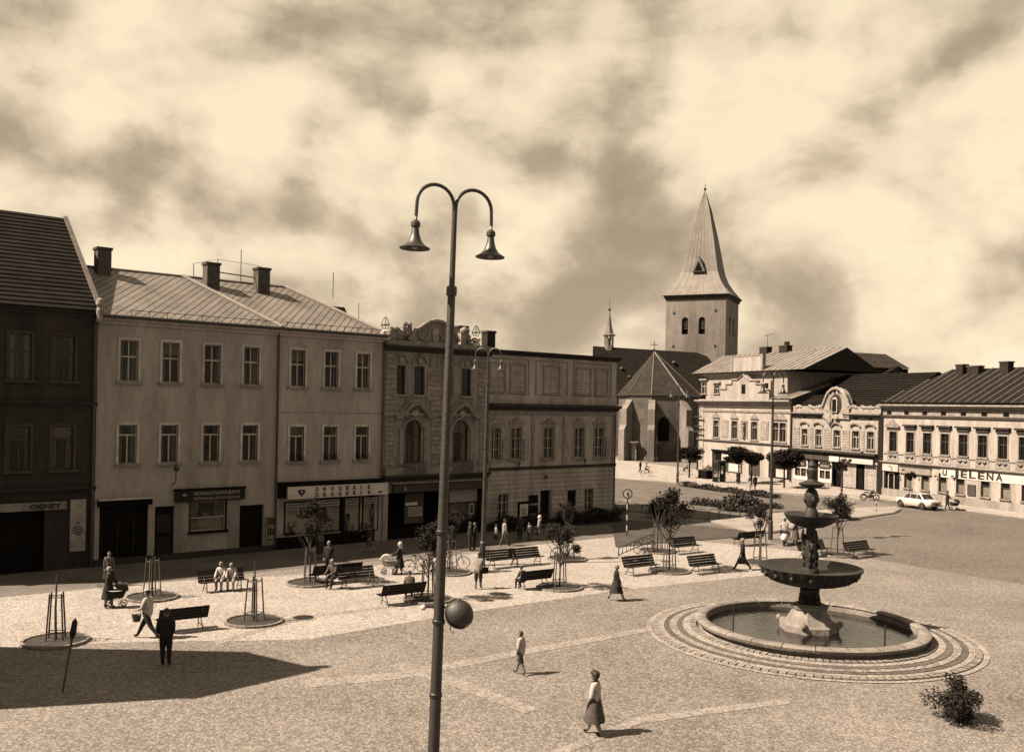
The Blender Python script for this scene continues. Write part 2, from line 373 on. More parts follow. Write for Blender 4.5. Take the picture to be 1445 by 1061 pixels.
WCACHE = {}
def window(t, uc, z0, w, h, style='cross', y=0.0, surround=.14, sill=True, paint='window_paint', sm='trim', curtain=1, rec=.12, tr=.66, label=None, sillm='ornament'):
    key = ('w', style, round(w, 2), round(h, 2), paint)
    b = .05; hw = w/2
    if key not in WCACHE:
        mb = MB(); panes = []
        mb.box(-hw, -hw+b, 0, .07, 0, h); mb.box(hw-b, hw, 0, .07, 0, h); mb.box(-hw+b, hw-b, 0, .07, 0, b); mb.box(-hw+b, hw-b, 0, .07, h-b, h)
        zt = h*tr
        def pane(a, c, d, e): panes.append((a, c, d, e))
        if style in ('cross', 'T2'):
            mb.box(-hw+b, hw-b, -.02, .07, zt-.045, zt+.045); mb.box(-.04, .04, -.01, .07, b, zt-.045)
            if style == 'cross': mb.box(-.03, .03, 0, .07, zt+.045, h-b); pane(-hw+b, -.03, zt+.045, h-b); pane(.03, hw-b, zt+.045, h-b)
            else: pane(-hw+b, hw-b, zt+.045, h-b)
            pane(-hw+b, -.04, b, zt-.045); pane(.04, hw-b, b, zt-.045)
        elif style == 'six':
            mb.box(-.035, .035, -.01, .07, b, h-b)
            for q in (1/3, 2/3): mb.box(-hw+b, -.035, 0, .06, h*q-.02, h*q+.02); mb.box(.035, hw-b, 0, .06, h*q-.02, h*q+.02)
            for q in range(3):
                za = b if q == 0 else h*q/3+.02; zb = h-b if q == 2 else h*(q+1)/3-.02
                pane(-hw+b, -.035, za, zb); pane(.035, hw-b, za, zb)
        elif style == 'half':
            mb.box(-hw+b, hw-b, -.02, .07, zt-.03, zt+.03); pane(-hw+b, hw-b, b, zt-.03); pane(-hw+b, hw-b, zt+.03, h-b)
        elif style == 'one': pane(-hw+b, hw-b, b, h-b)
        pm = [MB().add([(a, .035, d), (c, .035, d), (c, .035, e), (a, .035, e)], [(0, 1, 2, 3)]).mesh('pane', 'glass') for a, c, d, e in panes]
        WCACHE[key] = (mb.mesh('window', paint), pm)
    me, pm = WCACHE[key]
    wo = put('window', me, t, (uc, y+rec, z0))
    if label: wo['label'] = label
    for p in pm: put('pane', p, wo)
    if curtain:
        r = random.random(); k = ('c', round(w, 2), round(h, 2), int(r*5))
        if k not in WCACHE:
            mb = MB(); n = 8
            def cur(a, c, zl, zh):
                vs = []
                for i in range(n+1):
                    x = a+(c-a)*i/n; yy = .2+.03*math.sin(i*2.3); vs += [(x, yy, zl), (x, yy, zh)]
                mb.add(vs, [(2*i, 2*i+2, 2*i+3, 2*i+1) for i in range(n)])
            q = int(r*5)
            if q in (0, 1, 4): cur(-hw+.02, -hw*.45, .05, h-.05); cur(hw*.45, hw-.02, .05, h-.05)
            if q == 1: cur(-hw*.2, hw*.15, .05, h*.6)
            if q == 2: cur(-hw+.02, -hw*.7, .05, h-.05); cur(hw*.65, hw-.02, .05, h-.05)
            if q == 3: cur(-hw+.02, hw-.02, h*.7, h-.05); cur(-hw+.02, -hw*.5, .05, h*.7)
            if q == 4: cur(-hw*.45, hw*.45, h*.72, h-.05)
            WCACHE[k] = mb.mesh('curtain', 'curtain')
        put('curtain', WCACHE[k], wo)
    if surround:
        k = ('s', round(w, 2), round(h, 2), surround, sm)
        if k not in WCACHE:
            mb = MB(); s = surround
            mb.box(-hw-s, -hw, -rec-.05, -rec+.1, 0, h); mb.box(hw, hw+s, -rec-.05, -rec+.1, 0, h); mb.box(-hw-s, hw+s, -rec-.05, -rec+.1, h, h+s)
            WCACHE[k] = mb.mesh('surround', sm)
        put('surround', WCACHE[k], wo)
    if sill:
        k = ('l', round(w, 2), surround, sillm)
        if k not in WCACHE: WCACHE[k] = MB().box(-hw-surround-.08, hw+surround+.08, -rec-.16, -rec+.08, -.13, 0).mesh('sill', sillm)
        put('sill', WCACHE[k], wo)
    return wo

def clip_poly(P, a, b, c):       # keep a*x+b*y<=c
    o = []
    for i in range(len(P)):
        p, q = P[i], P[(i+1) % len(P)]; fp = a*p[0]+b*p[1]-c; fq = a*q[0]+b*q[1]-c
        if fp <= 0: o.append(p)
        if fp*fq < 0: k = fp/(fp-fq); o.append((p[0]+(q[0]-p[0])*k, p[1]+(q[1]-p[1])*k))
    return o
def panel_roof(t, pts, step, m='tin_roof', ang=0.0, name='roof_panel', gap=.03, thick=.03, lift=.02, seam=None):
    """cover the flat 3D polygon pts (first edge = eave) with strips that run up the slope (turned by ang)"""
    P = [Vector(p) for p in pts]; o = P[0]; ex = (P[1]-P[0]).normalized()
    nz = None
    for k in range(2, len(P)):
        nz = ex.cross(P[k]-o)
        if nz.length > 1e-4: break
    nz.normalize()
    if nz.z < 0: nz = -nz
    ey = nz.cross(ex)
    if ang: a = ang; ex, ey = ex*math.cos(a)+ey*math.sin(a), ey*math.cos(a)-ex*math.sin(a)
    Q = [((p-o).dot(ex), (p-o).dot(ey)) for p in P]
    x0 = min(q[0] for q in Q); x1 = max(q[0] for q in Q); n = max(1, round((x1-x0)/step)); st = (x1-x0)/n
    sm = MB()
    for i in range(n):
        a = x0+i*st+gap/2; b = x0+(i+1)*st-gap/2
        R = clip_poly(clip_poly(Q, -1, 0, -a), 1, 0, b)
        if len(R) < 3: continue
        jt = random.uniform(0, .012)
        W = [o+ex*r[0]+ey*r[1] for r in R]; k = len(W)
        vs = [p+nz*lift for p in W]+[p+nz*(lift+thick+jt) for p in W]
        mb = MB().add(vs, [tuple(range(k, 2*k)), tuple(range(k-1, -1, -1))]+[(j, (j+1) % k, (j+1) % k+k, j+k) for j in range(k)])
        mb.build(name, m, t)
        if seam and i:
            x = x0+i*st; S = clip_poly(clip_poly(Q, -1, 0, -(x-.02)), 1, 0, x+.02)
            if len(S) >= 3:
                ys = [r[1] for r in S]; A = o+ex*x+ey*min(ys)+nz*(lift+thick+.03); B = o+ex*x+ey*max(ys)+nz*(lift+thick+.03); sm.tube([A, B], seam, 4)
    deck = MB(); k = len(P)
    deck.add(P, [tuple(range(k))]); deck.build('roof_deck', m if not seam else 'tin_seam', t)
    if seam: sm.build('roof_seams', 'tin_seam', t)
def chimney(t, u, y, z0, w, d, z1, m='brick_chimney', par=None):
    mb = MB().box(u-w/2, u+w/2, y-d/2, y+d/2, z0, z1)
    c = mb.build('chimney', m, par or t)
    MB().box(u-w/2-.06, u+w/2+.06, y-d/2-.06, y+d/2+.06, z1, z1+.15).build('chimney_cap', 'shop_grey', c)
    return c
def gutter(t, u0, u1, y, z): MB().tube([(u0, y, z), (u1, y, z)], .09, 6).build('gutter', 'iron', t)
def courses(t, u0, u1, z0, z1, n, ops, m, y=-.03, jig=0.0, name='stone_course', lim=.04):
    hh = (z1-z0)/n; cache = {}
    for i in range(n):
        a, b = z0+i*hh+.025, z0+(i+1)*hh-.025; segs = [(u0, u1)]
        for o in ops:
            if o[2] < b and o[3] > a:
                ns = []
                for s in segs:
                    if o[1] <= s[0] or o[0] >= s[1]: ns.append(s); continue
                    if o[0]-lim > s[0]: ns.append((s[0], o[0]-lim))
                    if o[1]+lim < s[1]: ns.append((o[1]+lim, s[1]))
                segs = ns
        for s in segs:
            if s[1]-s[0] < .12: continue
            k = (round(s[1]-s[0], 3),)
            if k not in cache: cache[k] = MB().box(0, s[1]-s[0], y, .02, 0, b-a).mesh(name, m)
            put(name, cache[k], t, (s[0], 0, a))
def mould(t, u0, u1, z, h, proj, m, y=0.0, name='cornice', ends=True):
    mb = MB()
    pr = [(0, 0), (proj*.35, h*.1), (proj*.45, h*.45), (proj*.85, h*.6), (proj, h*.65), (proj, h), (0, h)]
    n = len(pr)
    vs = [(u0, y-p, z+q) for p, q in pr]+[(u1, y-p, z+q) for p, q in pr]
    mb.add(vs, [(i, i+n, (i+1) % n+n, (i+1) % n) for i in range(n)]+[tuple(range(n)), tuple(range(2*n-1, n-1, -1))])
    return mb.build(name, m, t)

# ================================================================ WEST TERRACE
U = WEST.u
def W(t0, px, py, off=0): u, z = WEST.uv(px, py, off); return u-t0, z
EAV, RDG = 13.0, 16.25
def hip_cap(t, a, b, r=.11): MB().tube([a, b], r, 5).build('roof_capping', 'tin_cap', t)

# --- grey house with restaurant (four window columns)
t = house(WEST, 0, 'townhouse', 'grey three-storey house with four window columns and dark restaurant sign')
cols = [1.6, 3.8, 6.12, 8.42]; ops = []
for c in cols: ops += [(c-.46, c+.46, 9.68, 11.88), (c-.46, c+.46, 5.3, 7.38)]
shop = (.25, 2.75, 0, 3.1); door = (3.1, 4.15, 0, 2.95); rw = (W(0, 268, 712)[0], W(0, 318, 712)[0], 1.45, 3.1); dk = (W(0, 338, 712)[0], W(0, 372, 712)[0], 0, 2.75)
ops += [shop, door, rw, dk]
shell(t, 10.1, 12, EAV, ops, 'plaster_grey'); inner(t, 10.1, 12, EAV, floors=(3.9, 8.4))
for i, c in enumerate(cols):
    window(t, c, 9.68, .92, 2.2, 'cross', tr=.6)
    window(t, c, 5.3, .92, 2.08, 'T2', tr=.74)
mould(t, 0, 10.1, 12.62, .36, .34, 'plaster_grey')
gutter(t, 0, 10.1, -.44, 13.05)
for u in [i*.95+1.6 for i in range(9)]: MB().tube([(u, -.2, 13.15), (u, -.25, 13.5)], .018, 4).build('snow_guard_post', 'iron', t)
MB().tube([(1.6, -.24, 13.44), (9.6, -.24, 13.44)], .018, 4).build('snow_guard_rail', 'iron', t)
MB().tube([(10.05, -.12, 13.0), (10.05, -.12, .2)], .07, 6).build('downpipe', 'iron', t)
e = -.4
panel_roof(t, [(0, e, EAV), (10.1, e, EAV), (6.5, 6, RDG), (0, 6, RDG)], .38, ang=math.radians(-38), gap=.045)
MB().add([(0, 6, RDG), (10.1, 6, RDG), (10.1, 12.3, EAV), (0, 12.3, EAV)], [(0, 1, 2, 3)]).add([(0, 0, EAV), (0, 12, EAV), (0, 6, RDG)], [(0, 1, 2)]).build('rear_roof', 'tin_roof', t)
hip_cap(t, (6.5, 6, RDG+.1), (10.1, e, EAV+.12), .14); MB().tube([(0, 6, RDG+.08), (6.5, 6, RDG+.08)], .09, 5).build('ridge_capping', 'tin_seam', t)
u, z = W(0, 144, 354, 5.4); chimney(t, u, 5.3, 15.6, .75, .75, z)
# ground floor
mb = MB().box(.12, 2.85, -.32, -.02, 3.12, 3.42); mb.build('shop_fascia', 'shop_black', t)
MB().box(.1, 2.9, -.42, -.02, 3.44, 3.52).build('awning_box', 'trim', t)
MB().box(shop[0]+.02, shop[1]-.02, .14, .2, .02, 3.08).build('shop_front', 'shop_black', t)
for k in range(3): MB().box(shop[0]+.1+k*.82, shop[0]+.16+k*.82, .08, .14, .1, 3).build('mullion', 'sign_dark', t)
d = MB().box(door[0]+.02, door[1]-.02, .16, .22, .02, 2.93).build('door', 'shop_black', t)
for k in range(2): MB().box(door[0]+.12, door[1]-.12, .13, .16, .3+k*1.2, 1.3+k*1.2).build('door_panel', 'sign_dark', d)
u0, z0 = W(0, 245, 711); u1, z1 = W(0, 342, 694); u1 += .05
sg = MB().box(u0, u1, -.22, -.06, 3.14, 3.78).build('signboard', 'sign_dark', t)
MB().box(u0-.06, u1+.06, -.3, -.02, 3.78, 3.86).build('sign_top', 'shop_black', sg)
text('RESTAURACE LIDOVÉ JÍDELNY', .26, 'lettering', 'letter_pale', sg, (u0+1.0, -.235, 3.5), u1-u0-1.3, bold=.006)
text('RESTAURACJA LUDOWA JADALNIA', .22, 'lettering', 'letter_pale', sg, (u0+1.0, -.235, 3.22), u1-u0-1.3, bold=.004)
MB().ball((u0+.5, -.24, 3.52), .09, 8, 5, 1.6, .3, .8).build('emblem', 'letter_pale', sg)
wo = window(t, (rw[0]+rw[1])/2, 1.45, rw[1]-rw[0], 1.65, 'half', sm='shop_black', surround=.05, tr=.45, sillm='shop_black', label='wide restaurant window with drawn lower curtain')
MB().box(-.95, .85, .1, .14, .03, .75).build('lower_curtain', 'curtain', wo)
for a, b in ((rw[0]-.85, rw[0]-.12), (rw[1]+.12, rw[1]+.8)): MB().box(a, b, -.04, .0, .35, 3.1).build('stone_pier', 'plaster_brown', t)
MB().box(dk[0]+.02, dk[1]-.02, .2, .25, .02, 2.7).build('dark_gateway', 'shop_black', t)
u, z = W(0, 381, 746)
nb = MB().box(u-.32, u+.32, -.1, -.02, z-.75, z+.75).build('notice_case', 'shop_grey', t)
for (a, b, c, d2) in ((-.32, .32, .68, .75), (-.32, .32, -.75, -.68), (-.32, -.26, -.68, .68), (.26, .32, -.68, .68)): MB().box(u+a, u+b, -.13, -.1, z+c, z+d2).build('case_frame', 'letter_pale', nb)
for k in range(4): MB().box(u-.2, u+.2, -.115, -.105, z-.6+k*.32, z-.36+k*.32).build('notice', 'shop_grey' if k % 2 else 'ornament', nb)
u, z = W(0, 243, 672); l = MB().tube([(u, 0, z-.45), (u, -.5, z-.3), (u, -.55, z+.35)], .03, 5).build('lamp_bracket', 'iron', t); MB().ball((u, -.55, z+.5), .16, 8, 6, 1, 1, 1.3).build('lamp_globe', 'iron', l)
MB().box(0, 10.1, -.07, 0, 0, .35).build('plinth', 'plaster_dark', t)

# --- grey house with drugstore (three window columns)
t = house(WEST, 10.1, 'townhouse', 'grey three-storey house with three window columns above the white drugstore sign')
t0 = 10.1; wd = 7.25
cols = [11.36-t0, 13.6-t0, 15.83-t0]; ops = []
for c in cols: ops += [(c-.46, c+.46, 9.68, 11.88), (c-.46, c+.46, 5.2, 7.3)]
so_ = (.15, 6.75, .75, 3.05); ops.append(so_)
shell(t, wd, 12, EAV, ops, 'plaster_grey')
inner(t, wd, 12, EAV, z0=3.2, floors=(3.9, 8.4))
for c in cols:
    window(t, c, 9.68, .92, 2.2, 'cross', tr=.6)
    wo = window(t, c, 5.2, .92, 2.1, 'T2', tr=.72)
    mb = MB()
    for k in range(70):
        p = Vector((random.uniform(-.5, .5), -.22+random.uniform(-.12, .08), random.uniform(-.02, .42))); r = .06
        mb.add([p+Vector((random.uniform(-r, r), random.uniform(-r, r), random.uniform(-r, r))) for q in range(4)], [(0, 1, 2, 3)])
    tag(mb.build('flowers', 'leaf_dark', wo), kind='stuff')
mould(t, 0, wd, 12.62, .36, .34, 'plaster_grey'); gutter(t, 0, wd, -.44, 13.05)
MB().box(.2, wd-.2, -.02, 0, 8.1, 8.16).build('string_course', 'ornament', t)
for u in [i*.95+.4 for i in range(8)]: MB().tube([(u, -.2, 13.15), (u, -.25, 13.5)], .018, 4).build('snow_guard_post', 'iron', t)
MB().tube([(.2, -.24, 13.44), (wd-.3, -.24, 13.44)], .018, 4).build('snow_guard_rail', 'iron', t)
MB().tube([(wd-.1, -.12, 13), (wd-.1, -.12, 3.5)], .06, 6).build('downpipe', 'iron', t)
R2 = [(0, e, EAV), (wd+.1, e, EAV), (13.3-t0, 6, RDG), (6.5-t0, 6, RDG)]
panel_roof(t, R2, .38, ang=math.radians(-38), gap=.045)
hip_cap(t, (13.3-t0, 6, RDG+.1), (wd+.1, e, EAV+.12), .15)
MB().add([(wd+.1, e, EAV), (wd+.1, 12.4, EAV), (13.3-t0, 6, RDG)], [(0, 1, 2)]).add([(wd+.1, 12.4, EAV), (6.5-t0, 12.4, EAV), (6.5-t0, 6, RDG), (13.3-t0, 6, RDG)], [(0, 1, 2, 3)]).build('rear_roof', 'tin_roof', t)
MB().tube([(6.5-t0, 6, RDG+.08), (13.3-t0, 6, RDG+.08)], .09, 5).build('ridge_capping', 'tin_seam', t)
for px, py in ((297, 375), (368, 382)):
    u, z = W(t0, px, py, 5); chimney(t, u, 4.9, 15.0, .8, .75, z)
u, _ = W(t0, 297, 375, 5); u2, _ = W(t0, 368, 382, 5)
MB().tube([(u+.4, 5, 16.7), (u2-.4, 5, 16.6)], .04, 5).build('roof_catwalk_rail', 'iron', t)
for px, top in ((340, 352), (273, 372), (307, 366), (470, 384)):
    u, z = W(t0, px, top, 6); MB().tube([(u, 6, RDG-.3), (u, 6, z)], .028, 4).build('aerial_mast', 'iron', t)
u1, zA = W(t0, 273, 372, 6); u2, zB = W(t0, 307, 366, 6); u3, zC = W(t0, 368, 376, 6)
MB().tube([(u1, 6, zA), (u2, 6, zB), (u3, 6, zC)], .012, 4).build('aerial_wire', 'iron', t)
# drugstore
MB().box(.05, wd-.05, -.3, -.02, 3.75, 4.0).build('fascia_moulding', 'shop_black', t); MB().box(.0, wd, -.12, -.02, 3.05, 3.75).build('fascia_back', 'shop_black', t)
ua = W(t0, 403, 690)[0]; ub = W(t0, 545, 690)[0]-.05
sg = MB().box(ua, ub, -.28, -.13, 2.98, 3.72).build('signboard', 'sign_white', t); sg['label'] = 'long white fascia sign with dark spaced capitals'
q = W(t0, 444, 690)[0]; q2 = W(t0, 517, 690)[0]
for row, z in (('DROGERIE', 3.40), ('DROGERIA', 3.06)):
    for i, ch in enumerate(row):
        text(ch, .34, 'lettering', 'letter_dark', sg, (q+(q2-q)*i/7-.1, -.30, z), .2 if ch != 'I' else .05, bold=.008)
mb = MB(); qc = W(t0, 422, 697)[0]
mb.prism_y([(qc-.27, 3.42), (qc-.17, 3.52), (qc+.17, 3.52), (qc+.27, 3.42), (qc, 3.12)], -.3, -.285); em = mb.build('emblem', 'letter_dark', sg)
MB().ball((qc, -.31, 3.38), .07, 8, 4, 1, .2, .8).build('emblem_heart', 'sign_white', em)
MB().box(ub-.75, ub-.45, -.3, -.285, 3.1, 3.2).build('small_emblem', 'letter_dark', sg)
bd = [400, 433, 463, 482, 485, 508, 511, 533]
panes = [(402, 446, .9, 2.75), (449, 479, .9, 2.85), (486, 506, .8, 2.85), (512, 532, .75, 2.85)]
MB().box(0, wd-.5, .42, .5, 0, 3.1).build('display_back', 'sign_white', t)
MB().box(0, wd-.5, .02, .42, .55, .7).build('display_floor', 'ornament_pale', t)
MB().box(0, wd-.5, -.04, .0, .0, .72).build('stall_riser', 'shop_black', t)
for (a, b, c, d2) in panes:
    ua, ub = W(t0, a, 720)[0], W(t0, b, 720)[0]
    fr = MB(); fr.box(ua-.06, ua, -.03, .06, c, d2); fr.box(ub, ub+.06, -.03, .06, c, d2); fr.box(ua-.06, ub+.06, -.03, .06, d2, d2+.06); fr.box(ua-.06, ub+.06, -.03, .06, c-.06, c)
    f = fr.build('display_window', 'shop_black', t); MB().add([(ua, .02, c), (ub, .02, c), (ub, .02, d2), (ua, .02, d2)], [(0, 1, 2, 3)]).build('pane', 'shop_glass', f)
    lb = MB().box(ua+.05, ub-.05, -.01, .01, d2-.42, d2-.05).build('transom_sign', 'paper', f)
    for k in range(2): MB().box(ua+.12, ub-.12, -.02, -.012, d2-.19-k*.16, d2-.11-k*.16).build('sign_line', 'cloth_grey', lb)
    for k in range(7):
        x = random.uniform(ua+.1, ub-.1); z = .7 if k < 5 else random.uniform(1.2, 1.8); hgt = random.uniform(.2, .7)
        MB().box(x-.08, x+.1, .16+random.random()*.1, .3+random.random()*.1, z, z+hgt).build('goods', random.choice(['paper', 'cloth_dark', 'ornament', 'cloth_grey']), f)
MB().box(W(t0, 482, 720)[0]-.03, W(t0, 484, 720)[0]+.06, -.06, .1, .1, 3.0).build('pillar', 'shop_black', t)
u = W(t0, 543, 720)[0]; MB().box(u-.22, u+.12, -.1, .3, 0, 2.95).build('stone_pillar', 'ornament_pale', t)

# --- ornate narrow house with curved gable
t0 = 17.35; wd = 8.55
t = house(WEST, t0, 'ornate_house', 'ornate narrow house with curved scrolled gable and two arched windows')
top = [(18.55-t0, .42), (20.05-t0, .42), (22.4-t0, .38), (23.9-t0, .42)]; ar = [(19.66-t0, .66), (23.52-t0, .66)]
ops = [(c-w_, c+w_, 9.38, 11.25) for c, w_ in top]+[(c-w_, c+w_, 4.85, 7.7) for c, w_ in ar]+[(.5, 8.3, 0, 3.0)]
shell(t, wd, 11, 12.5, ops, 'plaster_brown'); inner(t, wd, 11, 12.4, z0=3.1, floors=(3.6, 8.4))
MB().box(0, wd, .1, 11, 12.3, 12.5).build('flat_roof', 'slate', t)
for c, w_ in top:
    window(t, c, 9.38, 2*w_, 1.87, 'one', surround=.1, sm='ornament', curtain=0, paint='window_dark')
    MB().ball((c, -.1, 11.6), .22, 8, 6, .8, .5, 1.2).build('stucco_mask', 'ornament_pale', t)
    MB().tube([(c-.6, -.06, 11.45), (c-.35, -.08, 11.85), (c, -.1, 12.0), (c+.35, -.08, 11.85), (c+.6, -.06, 11.45)], .06, 5).build('stucco_swag', 'ornament', t)
for c, w_ in ar:
    window(t, c, 4.85, 2*w_, 2.85, 'cross', surround=0, paint='window_dark', tr=.64, curtain=1, sill=False)
    # rounded head
    for sgn in (-1, 1):
        pts = [(c+sgn*w_*math.cos(a), 7.05+.68*math.sin(a)) for a in [PI/2*i/6 for i in range(7)]]+[(c+sgn*w_, 7.75), ]
        pts = [(c+sgn*w_, 7.05)]+pts[1:7]+[(c, 7.76), (c+sgn*(w_+.02), 7.76)]
        MB().prism_y(pts, -.02, .3).build('arch_spandrel', 'plaster_brown', t)
    MB().tube([(c+(w_+.12)*math.cos(PI*i/10), -.05, 7.05+.8*math.sin(PI*i/10)) for i in range(11)], .09, 5).build('arch_moulding', 'ornament', t)
    for sgn in (-1, 1):
        MB().box(c+sgn*(w_+.3)-.14, c+sgn*(w_+.3)+.14, -.12, 0, 4.85, 7.2).build('pilaster', 'ornament', t)
    br = [(c-1.5, -.3, 7.9), (c-1.1, -.32, 7.95), (c-.7, -.36, 8.35), (c-.35, -.4, 8.68), (c, -.42, 8.78), (c+.35, -.4, 8.68), (c+.7, -.36, 8.35), (c+1.1, -.32, 7.95), (c+1.5, -.3, 7.9)]
    MB().tube(br, .13, 6).tube([(p[0], -.12, p[2]+.12) for p in br], .16, 5).build('brow_cornice', 'ornament', t)
    MB().ball((c, -.18, 8.15), .3, 8, 6, 1, .6, .8).build('stucco_mask', 'ornament_pale', t)
    MB().tube([(c-.7, -.1, 8.0), (c-.3, -.14, 7.85), (c, -.16, 7.95), (c+.3, -.14, 7.85), (c+.7, -.1, 8.0)], .05, 5).build('stucco_swag', 'ornament', t)
mb = MB().box(0, wd, -.18, 0, 8.0, 8.2); mb.build('string_course', 'ornament', t)
allops = ops+[(c-.62, c+.62, 9.1, 12.4) for c, _ in top]+[(c-1.3, c+1.3, 4.6, 9) for c, _ in ar]
courses(t, .12, .95, 8.35, 12.0, 11, [], 'ornament', -.06, name='quoin'); courses(t, wd-.95, wd-.12, 8.35, 12.0, 11, allops, 'ornament', -.06, name='quoin')
courses(t, 3.35, 4.45, 8.35, 11.0, 8, allops, 'ornament', -.05, name='quoin')
courses(t, .12, .8, 4.2, 7.9, 12, allops, 'ornament', -.06, name='quoin'); courses(t, wd-.8, wd-.12, 4.2, 7.9, 12, allops, 'ornament', -.06, name='quoin'); courses(t, 3.75, 4.7, 4.2, 7.9, 12, allops, 'ornament', -.05, name='quoin')
for a in (3.6, 4.2): MB().box(a-.04, a+.04, -.1, -.02, 11.2, 11.9).build('stucco_drop', 'ornament_pale', t)
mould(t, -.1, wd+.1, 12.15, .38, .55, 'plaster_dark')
MB().box(0, wd, -.35, .1, 12.53, 12.85).build('parapet', 'ornament', t)
# gable outline
g = []
gx = lambda px, py: W(t0, px, py)
for p in [(574, 480), (580, 474), (583, 466), (590, 463), (597, 458), (604, 454), (612, 452.5), (621, 454), (629, 459), (636, 466), (641, 474), (645, 482)]: g.append(gx(*p))
base = 12.85
gg = [(g[0][0], base)]+g+[(g[-1][0], base)]
MB().prism_y(gg, -.1, .35).build('gable', 'plaster_brown', t)
MB().tube([(x, -.18, z) for x, z in g], .14, 6).build('gable_moulding', 'ornament', t)
u, z = gx(612, 474); MB().ball((u, -.18, z+.15), .3, 8, 6, 1, .5, 1.2).prism_y([(u-.25, z-.1), (u+.25, z-.1), (u+.12, base), (u-.12, base)], -.2, -.1).build('stucco_mask', 'ornament_pale', t)
for px in (596, 626):
    u, z = gx(px, 478); MB().tube([(u-.5, -.14, z+.5), (u-.3, -.18, z+.05), (u, -.2, z-.1), (u+.3, -.18, z+.05), (u+.5, -.14, z+.5)], .07, 5).build('stucco_swag', 'ornament_pale', t)
for px, py, r in ((574, 462, .42), (570, 470, .4), (557, 468, .4), (549, 474, .35), (563, 476, .4), (655, 470, .45), (660, 478, .3)):
    u, z = gx(px, py)
    mb = MB(); mb.box(u-r*.8, u+r*.8, -.1, .3, base, max(z, base+.05))
    for k in range(7): mb.ball((u+random.uniform(-r, r)*.6, random.uniform(-.1, .1), z+random.uniform(-.3, .6)*r), r*.42, 7, 5)
    mb.build('stucco_leafwork', 'ornament', t)
for px, py in ((543, 470), (671, 480)):
    u, z = gx(px, py); bs = base
    mb = MB().lathe([(.35, bs-.05), (.3, bs+.2), (.16, bs+.3), (.32, z-.1), (.34, z+.1), (.1, z+.25), (.0, z+.26)], 12, (u, 0)); fin = mb.build('finial_ball', 'sign_white', t, True)
    mb = MB()
    for k in range(6):
        a = k*PI/3; mb.tube([(u+.12*math.cos(a), .12*math.sin(a), z+.25), (u+.3*math.cos(a), .3*math.sin(a), z+.5), (u+.16*math.cos(a), .16*math.sin(a), z+.85), (u, 0, z+1.05)], .022, 4)
    mb.lathe([(.28, z+.5), (.3, z+.53), (.28, z+.56)], 12, (u, 0)); mb.build('wire_crown', 'iron', fin)
for px, py in ((650, 463), (689, 470)):
    u, z = W(t0, px, py, 3); chimney(t, u, 3, 12.3, .75, .7, z, 'slate_mid')
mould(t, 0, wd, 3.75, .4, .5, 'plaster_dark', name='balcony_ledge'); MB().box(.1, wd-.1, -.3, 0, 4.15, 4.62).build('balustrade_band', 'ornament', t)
for c, w_ in ar:
    for k in range(9): MB().tube([(c-.8+k*.2, -.38, 4.2), (c-.8+k*.2, -.38, 4.95)], .03, 4).build('baluster', 'iron', t)
    MB().box(c-.95, c+.95, -.42, -.34, 4.95, 5.0).build('balcony_rail', 'iron', t)
sb = MB().box(.75, wd-.15, -.22, -.05, 3.02, 3.6).build('signboard', 'shop_grey', t); MB().box(.6, wd, -.35, -.02, 3.6, 3.68).build('awning_box', 'ornament', t)
u, z = W(t0, 568, 678); text('A', .42, 'lettering', 'letter_pale', sb, (u-.12, -.25, 3.1), .3, bold=.01)
MB().box(.3, wd-.1, 1.6, 1.7, 0, 3.05).build('shop_recess', 'shop_black', t)
# left display with posters, right large window
ua, ub = W(t0, 573, 720)[0], W(t0, 600, 720)[0]
dp = MB().box(ua, ub, .25, .3, .9, 2.9).build('display_panel', 'shop_grey', t)
MB().box(ua+.05, ub-.5, .23, .25, 2.1, 2.3).build('notice', 'sign_white', dp); MB().box(ua+.25, ub-.1, .22, .25, 1.35, 2.0).build('poster', 'paper', dp); MB().box(ua+.35, ub-.2, .20, .22, 1.45, 1.9).build('poster_print', 'cloth_pale', dp)
MB().box(ua+.1, ub-.15, .22, .25, 2.05, 2.09).build('notice', 'letter_dark', dp); MB().box(ua+.05, ub-.4, .23, .25, .95, 1.25).build('notice', 'cloth_grey', dp)
ua, ub = W(t0, 634, 720)[0], W(t0, 678, 720)[0]-.1
f = MB().box(ua-.08, ua, .1, .3, .8, 3).box(ub, ub+.08, .1, .3, .8, 3).box(ua, ub, .1, .3, .7, .8).box(ua, ub, .1, .16, 2.05, 2.1).build('display_window', 'shop_black', t)
MB().box(ua, ub, .3, .36, 2.1, 3.0).build('blind', 'curtain', f); MB().box(ua, ub, .9, 1.0, .8, 2.1).build('display_back', 'ornament_pale', f)
MB().add([(ua, .2, .8), (ub, .2, .8), (ub, .2, 2.05), (ua, .2, 2.05)], [(0, 1, 2, 3)]).build('pane', 'shop_glass', f)
MB().box(ub-.75, ub-.3, .24, .27, 1.2, 2.0).build('poster', 'sign_white', f); MB().box(ub-.66, ub-.39, .22, .24, 1.3, 1.85).build('poster_print', 'cloth_grey', f)
for k in range(6): MB().box(ua+.15+k*.3, ua+.35+k*.3, .4, .6, .8, 1.0+random.random()*.5).build('goods', random.choice(['cloth_dark', 'paper', 'cloth_grey']), f)
MB().box(.5, 8.3, -.02, .1, 0, .7).build('stall_riser', 'shop_black', t)

